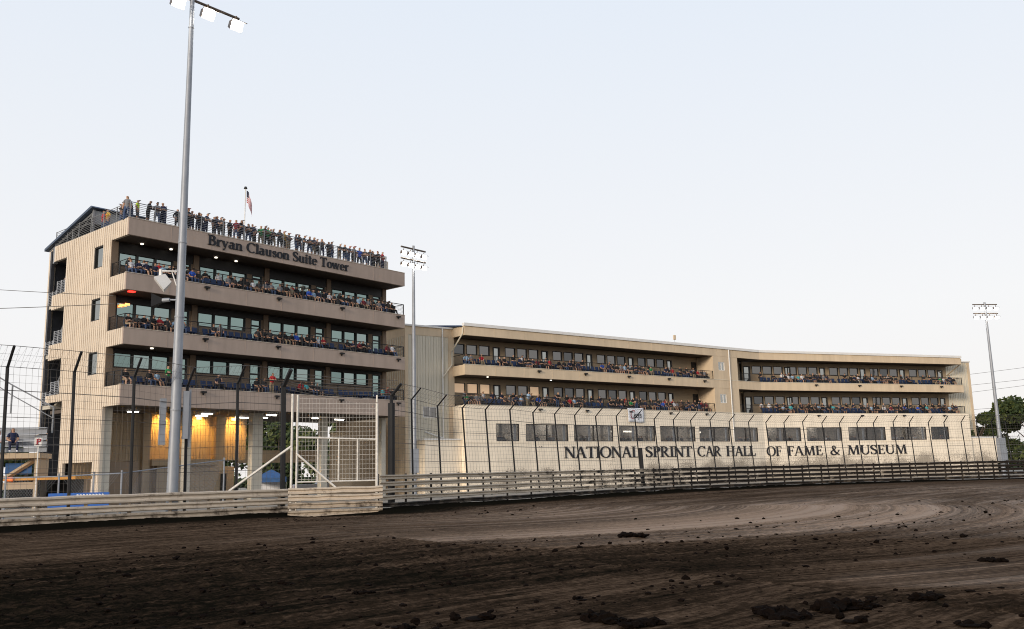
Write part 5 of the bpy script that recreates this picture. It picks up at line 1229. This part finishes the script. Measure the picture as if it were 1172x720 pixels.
def crumb(seed):
    from mathutils import noise
    bm = bmesh.new(); bmesh.ops.create_icosphere(bm, subdivisions=1, radius=1)
    for v in bm.verts: v.co *= 1+.55*noise.noise(v.co*1.4+Vector((seed*7.1, 0, 0)))
    out = [v.co.copy() for v in bm.verts], [[v.index for v in f.verts] for f in bm.faces]; bm.free(); return out
CR = [crumb(k) for k in range(7)]
for i_ in range(17000):
    r = 9.3*math.exp(rr.random()**1.5*1.7); a = rr.uniform(-.64, .64); x, y = r*math.sin(a), r*math.cos(a)
    ir = min(nr-1, int(np.searchsorted(rings, r))); ia = min(na-1, int(np.searchsorted(angs, math.degrees(a))))
    if U[ir, ia] < .8: continue
    d_ = rough_[ir, ia]*1.0+.05
    # loose dirt gathers in lines thrown off the tyre grooves
    u_ = U[ir, ia]; d_ *= .35+1.3*max(0, math.sin(u_*1.9+2*math.sin(S[ir, ia]*.07)))**3
    if rr.random() > d_: continue
    vs, fs = CR[rr.randrange(7)]; s = .007*math.exp(rr.random()**3.2*2.2)*(r/12)**.25
    T = Matrix.Translation((x, y, Z[ir, ia]+s*.15)) @ Matrix.Rotation(rr.uniform(0, 6), 4, 'Z') @ Matrix.Diagonal((s*rr.uniform(.8, 1.6), s, s*rr.uniform(.5, .9), 1))
    o = len(V); V += [tuple(T @ v) for v in vs]; Fc += [[o+q for q in f] for f in fs]
print('crumbs', len(V)//12)
cmesh = bpy.data.meshes.new('dirt_crumbs'); cmesh.from_pydata(V, [], Fc); cmesh.materials.append(M['clod']); cmesh.update()
co = bpy.data.objects.new('dirt_crumbs', cmesh); COL.objects.link(co); tag(co, 'loose dark crumbs of dirt scattered over the track', 'dirt', kind='stuff')

# ------------------------------------------------------------------ light, sky, camera
SUN_DIR = Vector((-.52, -.80, 0)).normalized(); EL = R(12)
sd = Vector((SUN_DIR.x*math.cos(EL), SUN_DIR.y*math.cos(EL), math.sin(EL)))
ld = bpy.data.lights.new('sun', 'SUN'); ld.energy = 2.4; ld.angle = R(12); ld.color = (1, .85, .69)
lo = bpy.data.objects.new('sun', ld); COL.objects.link(lo); lo.rotation_euler = sd.to_track_quat('Z', 'Y').to_euler()
w = bpy.data.worlds.new('World'); sc.world = w; w.use_nodes = True; nt = w.node_tree
bg = nt.nodes['Background']
sky = nt.nodes.new('ShaderNodeTexSky'); sky.sky_type = 'NISHITA'; sky.sun_disc = False; sky.sun_elevation = EL; sky.sun_rotation = math.atan2(sd.x, sd.y); sky.dust_density = 2.; sky.ozone_density = 1.5
tc = nt.nodes.new('ShaderNodeTexCoord'); sep = nt.nodes.new('ShaderNodeSeparateXYZ'); nt.links.new(tc.outputs['Generated'], sep.inputs[0])
# thin high overcast: pale blue overhead, milky towards the horizon
cr = nt.nodes.new('ShaderNodeValToRGB'); e = cr.color_ramp.elements
e[0].position = .0; e[0].color = (.89, .85, .83, 1); e[1].position = .8; e[1].color = (.50, .58, .76, 1)
q = e.new(.16); q.color = (.885, .88, .885, 1); q = e.new(.5); q.color = (.755, .815, .90, 1)
nt.links.new(sep.outputs['Z'], cr.inputs[0])
sc_ = nt.nodes.new('ShaderNodeVectorMath'); sc_.operation = 'SCALE'; sc_.inputs['Scale'].default_value = 9.2
nt.links.new(cr.outputs[0], sc_.inputs[0])
mx = nt.nodes.new('ShaderNodeMix'); mx.data_type = 'RGBA'; mx.inputs[0].default_value = .93
nt.links.new(sky.outputs[0], mx.inputs[6]); nt.links.new(sc_.outputs[0], mx.inputs[7]); nt.links.new(mx.outputs[2], bg.inputs['Color'])
bg.inputs['Strength'].default_value = .1

cam = bpy.data.cameras.new('camera'); co = bpy.data.objects.new('camera', cam); COL.objects.link(co); sc.camera = co
pitch = math.atan(180/1035.); roll = .023
f = Vector((0, math.cos(pitch), math.sin(pitch))); r0 = Vector((1, 0, 0)); u0 = r0.cross(f)
r_ = r0*math.cos(roll)-u0*math.sin(roll); u_ = r0*math.sin(roll)+u0*math.cos(roll)
m3 = Matrix((r_, u_, -f)).transposed()
co.matrix_world = Matrix.Translation((0, 0, 1.9)) @ m3.to_4x4()
cam.sensor_width = 36; cam.lens = 36*1035/1172; cam.clip_start = .1; cam.clip_end = 12000
vs_ = sc.view_settings; vs_.view_transform = 'Standard'; vs_.look = 'None'; vs_.exposure = .25; vs_.gamma = 1; vs_.use_curve_mapping = False
sc.cycles.filter_width = 1.05
sc.render.resolution_x = 1024; sc.render.resolution_y = 629
print('people', people_count[0], 'objects', len(sc.objects))
